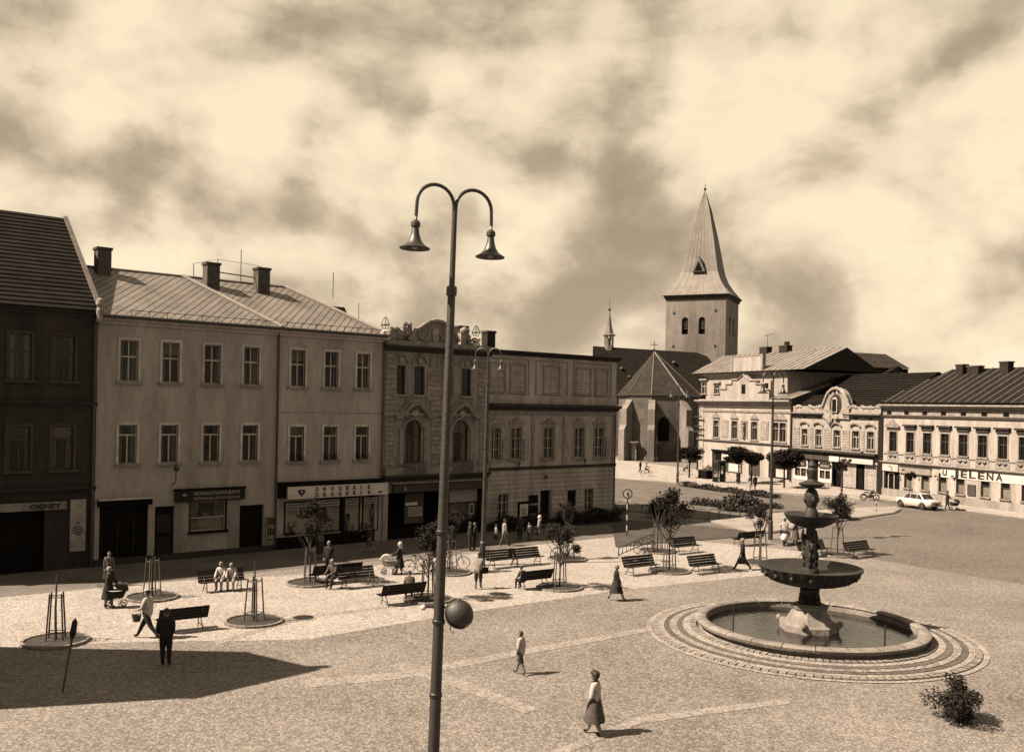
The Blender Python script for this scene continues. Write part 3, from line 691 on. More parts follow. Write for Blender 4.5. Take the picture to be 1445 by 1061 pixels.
# --- long tan house with louvred attic
t0 = 25.9; wd = 12.75
t = house(WEST, t0, 'civic_house', 'tan corner house with blind louvred attic above the dark cornice')
wins = [W(t0, p, 610)[0] for p in (698, 728, 774, 817, 845)]
ops = [(c-.48, c+.48, 4.95, 7.2) for c in wins]
gw = [(W(t0, 709, 700)[0], .42, .75, 2.5), (W(t0, 830, 700)[0], .42, .9, 2.5)]
door = (W(t0, 762, 700)[0], W(t0, 777, 700)[0], 0.15, 2.6)
gops = [(c-w_, c+w_, a, b) for c, w_, a, b in gw]+[door]
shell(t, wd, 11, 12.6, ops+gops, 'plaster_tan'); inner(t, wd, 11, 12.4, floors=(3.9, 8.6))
for i, c in enumerate(wins):
    window(t, c, 4.95, .96, 2.25, 'six', surround=.13, sm='ornament', tr=.6)
    MB().prism_y([(c-.75, 7.5), (c+.75, 7.5), (c+.75, 7.6), (c+.4, 7.62), (c+.25, 7.8), (c, 7.9), (c-.25, 7.8), (c-.4, 7.62), (c-.75, 7.6)], -.16, 0).build('window_hood', 'ornament', t)
    if i in (0, 1, 4):
        sh = MB().box(.66, 1.12, -.1, -.05, 0, 1.45)
        so2 = sh.build('shutter', 'ornament', t, loc=(c, 0, 4.95))
        for k in range(9): MB().box(.71, 1.07, -.115, -.1, .08+k*.15, .17+k*.15).build('louvre_slat', 'plaster_tan', so2)
for a, b in ((0, wins[0]), ):
    pass
for u in (.15, (wins[1]+wins[2])/2, (wins[2]+wins[3])/2, wd-.2): MB().box(u-.14, u+.14, -.07, 0, 4.45, 8.3).build('pilaster', 'ornament', t)
for a, b in (((wins[0]+.2), 0),): pass
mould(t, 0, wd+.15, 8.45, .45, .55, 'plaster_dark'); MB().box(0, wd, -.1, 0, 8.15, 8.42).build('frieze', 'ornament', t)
MB().box(0, wd, -.08, 0, 8.95, 9.55).build('attic_base', 'plaster_tan', t)
mould(t, -.05, wd+.2, 12.35, .35, .4, 'slate_mid')
MB().box(0, wd, 0, 11, 12.6, 12.72).build('flat_roof', 'slate', t)
lv = [(W(t0, a, 540)[0], W(t0, b, 540)[0]) for a, b in ((691, 711), (720, 740), (767, 788), (813, 832), (840, 856))]
for a, b in lv:
    fr = MB().box(a-.1, a, -.09, 0, 9.75, 11.7).box(b, b+.1, -.09, 0, 9.75, 11.7).box(a-.1, b+.1, -.09, 0, 11.7, 11.8).box(a-.1, b+.1, -.12, 0, 9.65, 9.75)
    fo = fr.build('blind_window', 'ornament', t)
    me = None; n = 13
    for k in range(n):
        z = 9.78+k*(1.9/n)
        if me is None: me = MB().add([(0, 0, 0), (b-a, 0, 0), (b-a, -.035, .02), (0, -.035, .02), (0, .0, .12), (b-a, 0, .12)], [(0, 1, 2, 3), (3, 2, 5, 4)]).mesh('louvre_slat', 'plaster_tan')
        put('louvre_slat', me, fo, (a, -.01, z))
for a, b in ((688, 746), (755, 800), (808, 862)):
    ua, ub = W(t0, a, 540)[0], W(t0, b, 540)[0]
    MB().box(ua, ub, -.05, 0, 12.05, 12.13).box(ua, ub, -.05, 0, 9.55, 9.62).box(ua, ua+.08, -.05, 0, 9.62, 12.05).box(ub-.08, ub, -.05, 0, 9.62, 12.05).build('panel_frame', 'ornament', t)
MB().tube([(wd-.1, -.1, 8.4), (wd-.1, -.1, .2)], .05, 6).build('downpipe', 'iron', t)
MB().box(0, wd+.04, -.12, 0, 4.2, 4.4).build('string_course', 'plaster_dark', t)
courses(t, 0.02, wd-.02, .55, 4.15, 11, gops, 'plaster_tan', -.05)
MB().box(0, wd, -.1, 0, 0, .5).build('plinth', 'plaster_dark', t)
for c, w_, a, b in gw: window(t, c, a, 2*w_, b-a, 'six', surround=.08, sm='ornament', curtain=1)
MB().box(door[0]+.02, door[1]-.02, .22, .27, .15, 2.58).build('door', 'shop_black', t); MB().box(door[0]-.2, door[1]+.2, -.6, 0, 0, .15).build('doorstep', 'kerb', t)
u, z = W(t0, 737, 719); nb = MB().box(u-.52, u+.52, -.16, -.06, z-.55, z+.6).build('notice_case', 'shop_black', t); p_ = MB().box(u-.4, u+.36, -.18, -.16, z-.45, z+.42).build('notice', 'sign_white', nb)
for k in range(3): MB().box(u-.25, u+.2, -.185, -.18, z-.3+k*.16, z-.22+k*.16).build('notice', 'cloth_grey', nb)
for px, py, w2, h2 in ((751, 704, .42, .3), (751, 718, .42, .28), (805, 703, .38, .6)):
    u, z = W(t0, px, py); MB().box(u-w2, u+w2, -.12, -.05, z-h2, z+h2).build('plaque', 'shop_black', t)
for px, py in ((727, 660), (820, 655)):
    u, z = W(t0, px, py); MB().tube([(u, 0, z-.2), (u, -.35, z-.1), (u, -.38, z+.25)], .03, 5).ball((u, -.38, z+.3), .12, 6, 5).build('lamp_bracket', 'iron', t)
MB().ball((W(t0, 768, 676)[0], -.2, 3.6), .13, 8, 6).build('door_lamp', 'iron', t)
# low side wing wall seen past its corner
# --- steep tiled house at far left
t0 = -11; wd = 11.0
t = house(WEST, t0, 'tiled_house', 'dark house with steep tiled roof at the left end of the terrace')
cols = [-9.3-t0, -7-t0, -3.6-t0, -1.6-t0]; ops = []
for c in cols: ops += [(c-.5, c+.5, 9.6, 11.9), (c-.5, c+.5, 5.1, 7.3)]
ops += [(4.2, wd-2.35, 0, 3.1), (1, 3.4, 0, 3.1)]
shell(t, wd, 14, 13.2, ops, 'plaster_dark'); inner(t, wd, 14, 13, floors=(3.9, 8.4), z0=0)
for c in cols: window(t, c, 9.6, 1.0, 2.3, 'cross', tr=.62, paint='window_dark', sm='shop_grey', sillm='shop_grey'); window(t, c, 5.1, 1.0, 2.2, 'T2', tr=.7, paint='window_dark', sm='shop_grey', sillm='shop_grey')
ez, rz_ = 13.2, 19.1
vs = [(-.3, -.4, ez), (wd, -.4, ez), (wd, 7, rz_), (-.3, 7, rz_)]
sl = math.hypot(7.4, rz_-ez); rows = 24
for k in range(rows):
    a = k/rows; b = (k+1.15)/rows
    y0, z0, y1, z1 = -.4+7.4*a, ez+(rz_-ez)*a+.09, -.4+7.4*min(b, 1), ez+(rz_-ez)*min(b, 1)+.02
    MB().add([(-.3, y0, z0), (wd, y0, z0), (wd, y1, z1), (-.3, y1, z1), (-.3, y0, z0-.09), (wd, y0, z0-.09)], [(0, 1, 2, 3), (0, 4, 5, 1)]).build('tile_row', 'tile_roof', t)
MB().add(vs, [(0, 1, 2, 3)]).add([(-.3, 7, rz_), (wd, 7, rz_), (wd, 14.4, ez), (-.3, 14.4, ez)], [(0, 1, 2, 3)]).build('roof_deck', 'tile_roof', t)
MB().add([(wd-.02, 0, 13), (wd-.02, 14, 13), (wd-.02, 7, rz_-.1)], [(0, 1, 2)]).add([(-.2, 0, 13), (-.2, 14, 13), (-.2, 7, rz_-.1)], [(0, 1, 2)]).build('gable_wall', 'plaster_brown', t)
MB().add([(wd-.1, -.5, ez+.08), (wd+.14, -.5, ez+.08), (wd+.14, 7, rz_+.15), (wd-.1, 7, rz_+.15), (wd-.1, -.5, ez-.2), (wd+.14, -.5, ez-.2), (wd+.14, 7, rz_-.15), (wd-.1, 7, rz_-.15)], [(0, 1, 2, 3), (1, 5, 6, 2), (0, 4, 5, 1), (0, 3, 7, 4)]).build('verge_board', 'tin_seam', t)
mould(t, 0, wd, 12.9, .35, .35, 'plaster_dark'); mould(t, 0, wd, 8.3, .25, .25, 'plaster_dark'); mould(t, 0, wd, 3.9, .3, .3, 'plaster_dark')
MB().lathe([(.0, 13.95), (.16, 13.85), (.2, 13.6), (.12, 13.45), (.18, 13.3), (.16, 12.7), (.0, 12.6)], 10, (wd-.05, -.45)).build('corner_finial', 'ornament_pale', t)
MB().tube([(wd-.15, -.13, 12.9), (wd-.15, -.13, 0)], .09, 6).build('downpipe', 'iron', t)
MB().box(4.3, wd-2.4, .3, .36, 0, 3.1).box(1, 3.4, .3, .36, 0, 3.1).build('shop_front', 'shop_black', t)
ub = W(t0, 93, 695)[0]
sg = MB().box(4.3, ub, -.2, -.05, 3.1, 3.5).build('signboard', 'plaster_brown', t); text('OENEY', .34, 'lettering', 'letter_dark', sg, (ub-1.7, -.23, 3.18), 1.45, bold=.012)
ua, ub = W(t0, 98, 720)[0], W(t0, 120, 720)[0]
bd_ = MB().box(ua, ub, -.12, -.02, .9, 3.55).build('tall_signboard', 'ornament_pale', t); uc = (ua+ub)/2
for k, (w2, z) in enumerate(((.07, 2.3), (.24, 2.08), (.3, 1.95), (.22, 1.82), (.12, 1.72))): MB().tube([(uc-w2, -.13, z), (uc, -.13, z+.09), (uc+w2, -.13, z)], .025, 4).build('emblem', 'letter_dark', bd_)
# dark hipped roof showing behind the drugstore house
x, y = WEST.pt(15.6, 13); t = thing('rear_house', 'rear house whose small dark roof top peeps over the drugstore house roof', 'house', (x, y, 0), WEST.ang)
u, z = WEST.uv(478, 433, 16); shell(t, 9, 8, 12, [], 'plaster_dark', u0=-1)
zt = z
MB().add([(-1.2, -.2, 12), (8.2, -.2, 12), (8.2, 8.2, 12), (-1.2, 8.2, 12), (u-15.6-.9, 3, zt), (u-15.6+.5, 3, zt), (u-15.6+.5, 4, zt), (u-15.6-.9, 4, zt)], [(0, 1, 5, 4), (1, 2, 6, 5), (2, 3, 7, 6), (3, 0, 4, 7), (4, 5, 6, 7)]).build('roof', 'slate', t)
uu, z2 = WEST.uv(506, 428, 16); MB().tube([(uu-15.6, 3, 12), (uu-15.6, 3, z2)], .03, 4).build('aerial_mast', 'iron', t)

# ================================================================ NORTH TERRACE (sunlit)
def Nn(t0, px, py, off=0): u, z = NORTH.uv(px, py, off); return u-t0, z
# --- corner building, stepped gable
t0 = -1.8; wd = 20.1
t = house(NORTH, t0, 'corner_building', 'pale corner building with stepped gable and set-back upper storey beside the church')
wx = [Nn(t0, p, 605)[0] for p in (1010, 1036, 1064, 1094, 1104)]
zb, zt = Nn(t0, 1036, 619)[1], Nn(t0, 1036, 594)[1]
ops = [(c-.62, c+.62, zb, zt) for c in wx]
g1 = (Nn(t0, 1004, 660)[0], Nn(t0, 1047, 660)[0], .3, 3.1); g3 = (Nn(t0, 1084, 660)[0], wd-.4, .3, 3.0); g2 = (Nn(t0, 1056, 660)[0], Nn(t0, 1072, 660)[0], 0, 2.5)
ops += [g1, g2, g3]
shell(t, wd, 14, 10.2, ops, 'plaster_pale'); inner(t, wd, 14, 10, floors=(3.8,))
for c in wx:
    window(t, c, zb, 1.24, zt-zb, 'half', surround=.16, sm='ornament_pale', rec=.15, tr=.68)
    MB().prism_y([(c-.85, zt+.35), (c+.85, zt+.35), (c, zt+1.1)], -.2, 0).build('pediment', 'ornament', t)
for a, b in ((wx[0], wx[1]), (wx[1], wx[2]), (wx[2], wx[3])):
    m_ = (a+b)/2
    p_ = MB().box(m_-.75, m_+.75, -.06, 0, zb+.1, zt+.1).build('wall_panel', 'ornament', t)
    if a == wx[1]:
        MB().box(m_-.5, m_+.5, -.08, -.06, zb+.3, zt-.05).build('niche', 'shop_grey', p_)
        MB().tube([(m_, -.2, zb+.3), (m_, -.2, zb+1.0), (m_, -.2, zb+1.7), (m_, -.2, zb+1.95)], [.25, .16, .24, .08], 8).ball((m_, -.2, zb+2.1), .14, 8, 6).build('statue', 'ornament_pale', p_)
    else: MB().box(m_-.45, m_+.45, -.09, -.06, zb+.35, zt-.15).build('inset_panel', 'ornament_pale', p_)
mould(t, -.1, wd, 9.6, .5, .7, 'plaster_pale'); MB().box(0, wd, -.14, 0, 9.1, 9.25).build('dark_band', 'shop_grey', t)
MB().box(0, wd, -.12, 0, zt+1.2, zt+1.45).build('string_course', 'ornament', t); mould(t, 0, wd, zb-.55, .3, .3, 'ornament', name='sill_course')
sgp = [(1018, 557), (1018, 549), (1026, 549), (1026, 542), (1034, 542), (1034, 536), (1042, 536), (1050, 529), (1059, 537), (1068, 537), (1068, 542), (1076, 542), (1076, 549), (1086, 550), (1086, 558)]
G_ = [Nn(t0, *p) for p in sgp]; G_[0] = (G_[0][0], 10.1); G_[-1] = (G_[-1][0], 10.1)
MB().prism_y(G_, -.15, .5).build('stepped_gable', 'plaster_pale', t)
mb = MB()
for i in range(1, len(G_)-2): mb.tube([(G_[i][0], -.2, G_[i][1]), (G_[i+1][0], -.2, G_[i+1][1])], .13, 4)
mb.build('gable_coping', 'ornament', t)
u, z = Nn(t0, 1050, 549); MB().box(u-.4, u+.4, -.18, -.14, z-.6, z+.6).build('gable_opening', 'shop_black', t)
# upper storey
us0 = .0; us1 = Nn(t0, 1118, 540, 2)[0]
uo = [(Nn(t0, p, 547, 2)[0], q) for p, q in ((1000, 1.15), (1018, .8))]
ops = [(c-.6, c+.6, 11.0, 11+q*1.4) for c, q in uo]
shell(t, us1-us0, 11, 13.75, ops, 'plaster_pale', u0=us0, z0=10.1, y=1.2, name='upper_wall')
for c, q in uo:
    window(t, c, 11.0, 1.2, q*1.4, 'cross', y=1.2, surround=.1, sm='ornament_pale'); MB().box(c-.9, c+.9, .9, 1.2, 11+q*1.4+.3, 11+q*1.4+.5).build('window_hood', 'ornament', t)
mould(t, us0-.2, us1, 13.35, .4, .6, 'plaster_pale', y=1.2); MB().box(us0-.2, us1, .4, 1.2, 13.75, 13.83).build('eave_board', 'shop_grey', t)
A_ = Nn(t0, 978, 527, .6); B_ = Nn(t0, 1020, 500, 7)
zr = Nn(t0, 1060, 500, 7)[1]
rr = [(A_[0], .3, 13.85), (us1+4, .3, 13.85), (us1+4, 7, zr), (B_[0], 7, zr)]
panel_roof(t, rr, 1.1, seam=.05)
MB().add([(A_[0], .3, 13.85), (A_[0], 12.5, 13.85), (B_[0], 7, zr)], [(0, 1, 2)]).add([(A_[0], 12.5, 13.85), (us1+4, 12.5, 13.85), (us1+4, 7, zr), (B_[0], 7, zr)], [(0, 1, 2, 3)]).add([(us1+4, .3, 13.85), (us1+4, 12.5, 13.85), (us1+4, 7, zr)], [(0, 1, 2)]).build('rear_roof', 'slate_mid', t)
a, za = Nn(t0, 1035, 520, .6); b, zb2 = Nn(t0, 1076, 520, .6)
zp = Nn(t0, 1055, 503, .6)[1]
pr = MB().box(a, b, .4, .7, 13.86, zp).build('roof_parapet', 'plaster_pale', t)
MB().box(a-.3, a+.1, .3, .8, 13.86, zp+.2).box(b-.1, b+.3, .3, .8, 13.86, zp+.2).box(a+.1, b-.1, .34, .76, zp, zp+.12).build('parapet_coping', 'ornament', pr)
for px, py in ((1080, 491), (1108, 489)):
    u, z = Nn(t0, px, py, 7); chimney(t, u, 7, 13, 1.6, .9, z, 'slate_mid')
u, z = Nn(t0, 1110, 482, 7); MB().tube([(u, 7, z-2), (u, 7, z)], .35, 8).build('chimney_pot', 'slate_mid', t)
u, z = Nn(t0, 1083, 472, 7); MB().tube([(u, 7, z-2.6), (u, 7, z)], .05, 4).tube([(u-.9, 7, z-.2), (u+1.2, 7, z+.0)], .03, 4).build('aerial', 'iron', t)
# right lower roof, metal, rising back
r0 = Nn(t0, 1088, 560)[0]
zz2 = 13.2
panel_roof(t, [(r0, -.3, 10.25), (wd+.1, -.3, 10.25), (wd+.1, 9, zz2), (r0, 9, zz2)], 1.1, seam=.05)
MB().box(us1, wd, 1.2, 13, 10.1, 10.3).build('rear_wall', 'plaster_dark', t)
MB().add([(wd+.1, -.3, 10.25), (wd+.1, 9, zz2), (wd+.1, 9, 8), (wd+.1, -.3, 8)], [(0, 1, 2, 3)]).build('side_wall', 'plaster_dark', t)
u, z = Nn(t0, 1092, 540, 2); d = MB().box(u-.8, u+.8, .8, 2.6, 10.4, 12.6).build('dormer', 'plaster_pale', t); MB().box(u-.35, u+.35, .76, .8, 11.4, 12.3).build('dormer_window', 'shop_black', d)
# shopfront
f = MB().box(g1[0], g1[1], .3, .36, .3, 3.1).build('shop_front', 'shop_grey', t)
MB().box(g1[0]-.1, g1[1]+.1, -.15, 0, 3.1, 3.3).build('shop_lintel', 'shop_black', t)
for a, b, c, d2, mm in ((.06, .25, .4, 2.9, 'shop_black'), (.34, .5, 1.7, 2.7, 'sign_white'), (.52, .9, .5, 1.55, 'sign_white'), (.5, .92, 1.8, 2.9, 'shop_black'), (.28, .34, .4, 2.9, 'trim')):
    L_ = g1[1]-g1[0]; MB().box(g1[0]+a*L_, g1[0]+b*L_, .2, .3, c, d2).build('display_window', mm, t)
MB().box(g2[0], g2[1], .2, .26, 0, 2.45).build('door', 'shop_grey', t); MB().box(g2[0]-.1, g2[1]+.3, -.1, 0, 2.55, 3.3).build('signboard', 'ornament_pale', t); MB().box(g2[0]+.2, g2[1]-.2, -.13, -.1, 2.7, 3.15).build('fanlight', 'shop_black', t)
MB().box(g3[0], g3[1], .3, .36, .3, 3).build('shop_front', 'shop_black', t); MB().box(g3[0]+.8, g3[0]+2.4, .2, .3, 2.3, 2.8).box(g3[0]+1.2, g3[1]-.8, .2, .3, .5, 1.5).build('display_window', 'sign_white', t)
MB().box(g3[0]-.1, g3[1]+.1, -.25, 0, 3.0, 3.15).build('shop_lintel', 'shop_black', t)
MB().box(0, wd, -.1, 0, 0, .3).build('plinth', 'plaster_tan', t)
for px in (985.5, 1117): u = Nn(t0, px, 600)[0]; MB().tube([(u, -.15, 9.6), (u, -.15, .2)], .1, 5).build('downpipe', 'iron', t)
for k, py in enumerate((588, 601, 609)): z = Nn(t0, 990, py)[1]; MB().box(-.1, 1.5, -.6, -.5, z-.1, z+.1).build('wire_bracket', 'iron', t)
MB().box(.3, 1.4, -.08, 0, .3, 9.5).build('corner_pilaster', 'ornament_pale', t)
# --- art nouveau house
t0 = 18.3; wd = 14.35
t = house(NORTH, t0, 'gabled_house', 'white stuccoed house with oval-window ornamental gable over two white-framed shop windows')
wx = [Nn(t0, p, 617)[0] for p in (1135, 1154.5, 1180.5, 1207, 1228)]
zb, zt = Nn(t0, 1180, 631)[1], Nn(t0, 1180, 607)[1]
ops = [(c-.5, c+.5, zb, zt) for c in wx]; gf = (.2, wd-.5, .2, 3.1); ops.append(gf)
shell(t, wd, 12, 9.4, ops, 'plaster_pale'); inner(t, wd, 12, 9.2, z0=3.2, floors=(4,))
for i, c in enumerate(wx):
    window(t, c, zb, 1.0, zt-zb, 'T2', surround=.12, sm='ornament_pale', tr=.66, paint='window_paint')
    MB().tube([(c-.75, -.12, zt+.45), (c-.5, -.16, zt+.75), (c, -.18, zt+.85), (c+.5, -.16, zt+.75), (c+.75, -.12, zt+.45)], .11, 5).build('brow_moulding', 'ornament', t)
    if i != 2: MB().box(c-.25, c+.25, -.04, 0, zt+1.3, zt+1.65).build('attic_vent', 'shop_black', t)
courses(t, .1, wd-.1, 4.5, 6.9, 8, [(c-.85, c+.85, 0, 9) for c in wx], 'ornament_pale', -.06)
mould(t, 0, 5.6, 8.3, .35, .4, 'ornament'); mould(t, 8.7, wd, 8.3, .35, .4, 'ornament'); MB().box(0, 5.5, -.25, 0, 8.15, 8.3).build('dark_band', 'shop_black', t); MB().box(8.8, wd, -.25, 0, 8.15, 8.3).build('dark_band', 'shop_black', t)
MB().box(.1, wd-.1, -.1, .3, 8.66, 9.4).build('parapet', 'ornament_pale', t)
for px in (1127, 1145, 1160, 1204, 1222, 1238):
    u, z = Nn(t0, px, 575); mb = MB()
    for k in range(5): mb.ball((u+random.uniform(-.8, .8), -.1, 9.3+random.uniform(-.1, .15)), .22, 8, 5, 1.6, .6, .7)
    mb.build('stucco_scroll', 'ornament_pale', t)
gp = [(1163, 585), (1163, 574), (1167, 563), (1171, 554), (1177, 549), (1183, 547.5), (1189, 550), (1194, 556), (1197, 565), (1200, 574), (1200, 587)]
G_ = [Nn(t0, *p) for p in gp]; G_[0] = (G_[0][0], 8.0); G_[-1] = (G_[-1][0], 8.0)
MB().prism_y(G_, -.25, .5).build('ornate_gable', 'ornament_pale', t)
mb = MB()
for i in range(1, len(G_)-1):
    for k in range(2): mb.ball((G_[i][0]+random.uniform(-.1, .1), -.25, G_[i][1]+random.uniform(-.1, .1)-.1), .2, 7, 5, 1, .7, 1.3)
mb.build('stucco_scroll', 'ornament_pale', t)['kind'] = 'stuff'
MB().tube([(a_, -.3, b2) for a_, b2 in G_[1:-1]], .2, 6).build('gable_moulding', 'ornament_pale', t)
u, z = Nn(t0, 1181, 571)
Mx = Matrix.Rotation(PI/2, 4, 'X')
MB().ball((u, -.25, z), 1.0, 16, 8, 1, .12, 1.25).build('oval_recess', 'plaster_dark', t)
wo = MB().box(u-.45, u+.45, -.44, -.36, z-.9, z+.5).ball((u, -.4, z+.5), .45, 12, 6, 1, .1, .8).build('gable_window', 'ornament_pale', t); MB().box(u-.3, u+.3, -.47, -.44, z-.8, z+.6).build('pane', 'shop_black', wo)
for dx in (-.8, -.2, .5): MB().box(u+dx, u+dx+.12, -.4, -.3, z+1.3, z+2.2).build('stucco_drop', 'shop_black', t)
for k in range(6): MB().ball((u+random.uniform(-1.2, 1.2), -.3, z-1.6+random.uniform(-.5, .3)), .4, 7, 5, 1, .6, 1).build('stucco_scroll', 'ornament_pale', t)
mould(t, 0, wd-.3, 3.75, .55, .7, 'plaster_dark', name='shop_cornice'); MB().box(0, wd-.3, -.05, 0, 3.95, 4.4).build('string_course', 'ornament', t)
ua, ub = Nn(t0, 1172, 655)[0], Nn(t0, 1187, 655)[0]; uc2 = Nn(t0, 1234, 655)[0]
z0, z1 = 3.15, 3.6
MB().box(.2, ua-.1, -.3, -.1, 3.15, 3.65).build('signboard', 'shop_grey', t); MB().box(ua, ub-.1, -.32, -.1, 3.1, 3.7).build('signboard', 'sign_white', t); MB().box(ub+.1, uc2, -.32, -.1, 3.1, 3.65).build('signboard', 'sign_white', t)
MB().box(.2, wd-.5, .6, .7, 0, 3.1).build('shop_recess', 'shop_black', t)
for a, b in ((1119, 1139), (1154, 1173)):
    ua, ub = Nn(t0, a, 665)[0], Nn(t0, b, 665)[0]
    f = MB().box(ua, ub, .0, .12, .55, 1.0).box(ua, ua+.25, .0, .12, 1.0, 3.0).box(ub-.25, ub, .0, .12, 1.0, 3.0).box(ua+.25, ub-.25, .0, .12, 2.85, 3.0).box(ua+.25, ub-.25, 0, .12, 1.95, 2.1).box((ua+ub)/2-.06, (ua+ub)/2+.06, .02, .1, 1.0, 1.95).build('display_window', 'sign_white', t); f['label'] = 'white framed shop window'
    MB().add([(ua+.2, .1, 1), (ub-.2, .1, 1), (ub-.2, .1, 1.95), (ua+.2, .1, 1.95)], [(0, 1, 2, 3)]).build('pane', 'glass', f)
    uc = (ua+ub)/2; n_ = 18
    ov = MB().prism_y([(uc+1.1*math.cos(2*PI*k/n_)*(1 if abs(math.cos(2*PI*k/n_)) > 0 else 1), 2.47+.36*math.copysign(abs(math.sin(2*PI*k/n_))**.6, math.sin(2*PI*k/n_))) for k in range(n_)], -.04, 0).build('oval_sign', 'letter_dark', f)
    text('ARMILA', .42, 'lettering', 'letter_pale', ov, (uc-.75, -.06, 2.32), 1.5, bold=.01)
    MB().box(ua+.3, ub-.3, .3, .4, 1.0, 1.9).build('display_back', 'paper', f)
    for k in range(5): x = random.uniform(ua+.4, ub-.5); MB().box(x, x+.25, .15, .28, 1.0, 1.3+random.random()*.5).build('goods', random.choice(['cloth_dark', 'cloth_grey']), f)
MB().box(.2, Nn(t0, 1173, 660)[0], -.02, .3, 0, .5).build('stall_riser', 'plaster_tan', t)
for a, b in ((1188, 1206), (1218, 1235)):
    ua, ub = Nn(t0, a, 670)[0], Nn(t0, b, 670)[0]; me = None; so3 = MB().box(ua, ub, .18, .22, .3, 3.05).build('roller_shutter', 'shop_grey', t)
    for k in range(18):
        if me is None: me = MB().box(0, ub-ua, -.03, 0, 0, .12).mesh('shutter_slat', 'plaster_tan')
        put('shutter_slat', me, so3, (ua, .18, .32+k*.15))
MB().box(Nn(t0, 1207, 670)[0]+.1, Nn(t0, 1217, 670)[0]-.1, .2, .25, .2, 2.6).build('door', 'shop_black', t)
for px in (1164, 1220): u, z = Nn(t0, px, 640); MB().tube([(u, 0, z-.2), (u, -.4, z)], .05, 4).ball((u, -.4, z+.1), .18, 6, 5).build('lamp_bracket', 'iron', t)
u = wd-.25; MB().tube([(u, -.12, 8.3), (u, -.12, .1)], .12, 5).build('downpipe', 'iron', t)
# dark roof: ridge far back
zr = Nn(t0, 1260, 527, 8)[1]
MB().add([(0, .3, 9.2), (wd+.2, .3, 9.2), (wd+.2, 8, zr), (0, 8, zr)], [(0, 1, 2, 3)]).add([(0, 8, zr), (wd+.2, 8, zr), (wd+.2, 16, 9), (0, 16, 9)], [(0, 1, 2, 3)]).build('roof_deck', 'tile_roof', t)
for k in range(16):
    a = k/16; b = min((k+1.2)/16, 1)
    MB().add([(0, .3+7.7*a, 9.2+(zr-9.2)*a+.14), (wd+.2, .3+7.7*a, 9.2+(zr-9.2)*a+.14), (wd+.2, .3+7.7*b, 9.2+(zr-9.2)*b+.02), (0, .3+7.7*b, 9.2+(zr-9.2)*b+.02)], [(0, 1, 2, 3)]).build('tile_row', 'tile_roof', t)
# --- inn on the right
t0 = 32.65; wd = 24
t = house(NORTH, t0, 'inn', 'cream inn with dark hipped roof and big painted letters at the right edge')
wx = [Nn(t0, p, 620)[0] for p in (1260, 1284, 1308, 1333, 1359)]; dx = (wx[4]-wx[1])/3; wx += [wx[4]+dx*k for k in (1, 2, 3, 4)]; wx = [x for x in wx if x < wd-1]
zb, zt = Nn(t0, 1308, 640)[1], Nn(t0, 1308, 611)[1]
gx_ = [Nn(t0, p, 675)[0] for p in (1281, 1305.5, 1330, 1355)]; dg = (gx_[3]-gx_[0])/3; gx_ += [x for x in [gx_[3]+dg*1.3, gx_[3]+dg*2.3, gx_[3]+dg*3.3] if x < wd-1]
gz0, gz1 = Nn(t0, 1330, 694)[1], Nn(t0, 1330, 668)[1]
dr = (Nn(t0, 1246, 680)[0]+.05, Nn(t0, 1269, 680)[0], 0, 2.55)
ops = [(c-.5, c+.5, zb, zt) for c in wx]+[(c-.48, c+.48, gz0, gz1) for c in gx_]+[dr]
shell(t, wd, 13, 9.7, ops, 'plaster_pale'); inner(t, wd, 13, 9.5, floors=(3.6,))
for i, c in enumerate(wx):
    window(t, c, zb, 1.0, zt-zb, 'cross', surround=.1, sm='ornament', paint='window_dark', tr=.62, curtain=0)
    if i == 0: MB().prism_y([(c-.95, zt+.45), (c+.95, zt+.45), (c+.95, zt+.55), (c, zt+1.25), (c-.95, zt+.55)], -.3, 0).build('pediment', 'ornament', t)
    else: MB().box(c-.85, c+.85, -.3, 0, zt+.62, zt+.8).box(c-.7, c+.7, -.15, 0, zt+.3, zt+.62).build('window_hood', 'plaster_dark', t)
    for k in (-.3, .3): MB().tube([(c+k-.22, -.1, zb-.45), (c+k, -.12, zb-.62), (c+k+.22, -.1, zb-.45)], .07, 4).build('stucco_swag', 'plaster_dark', t)
    MB().box(c-.75, c+.75, -.05, 0, zb-.95, zb-.3).build('apron_panel', 'ornament_pale', t)
MB().box(0, wd, -.08, 0, zb-.3, zb-.2).build('sill_course', 'ornament', t); mould(t, 0, wd, zb-1.35, .28, .3, 'ornament', name='string_course')
for i, c in enumerate(gx_):
    wo = window(t, c, gz0, .96, gz1-gz0, 'half', surround=.05, sm='plaster_tan', paint='window_dark', tr=.55, curtain=0)
    MB().box(-.4, .4, .08, .12, .05, (gz1-gz0)*.52).build('lower_curtain', 'sign_white', wo)
d = MB().box(dr[0], dr[1], .35, .4, 0, 2.5).build('door', 'shop_black', t)
ua = Nn(t0, 1248, 680)[0]+.2; ub = Nn(t0, 1259, 680)[0]
MB().box(ua, ua+.1, .25, .35, .2, 2.4).box(ub-.1, ub, .25, .35, .2, 2.4).box(ua+.1, ub-.1, .25, .35, 2.3, 2.4).box(ua+.1, ub-.1, .25, .35, .2, .5).build('door_frame', 'window_paint', d)
ua, ub = Nn(t0, 1246, 656)[0], Nn(t0, 1268, 656)[0]
sg = MB().box(ua, ub, -.14, 0, 2.62, 3.35).build('signboard', 'sign_white', t); MB().box(ua+.9, ua+1.3, -.16, -.14, 3.05, 3.15).box(ua+1.25, ua+1.4, -.16, -.14, 2.75, 2.95).build('emblem', 'letter_dark', sg)
ua, ub = Nn(t0, 1271, 659)[0], Nn(t0, 1314, 659)[0]
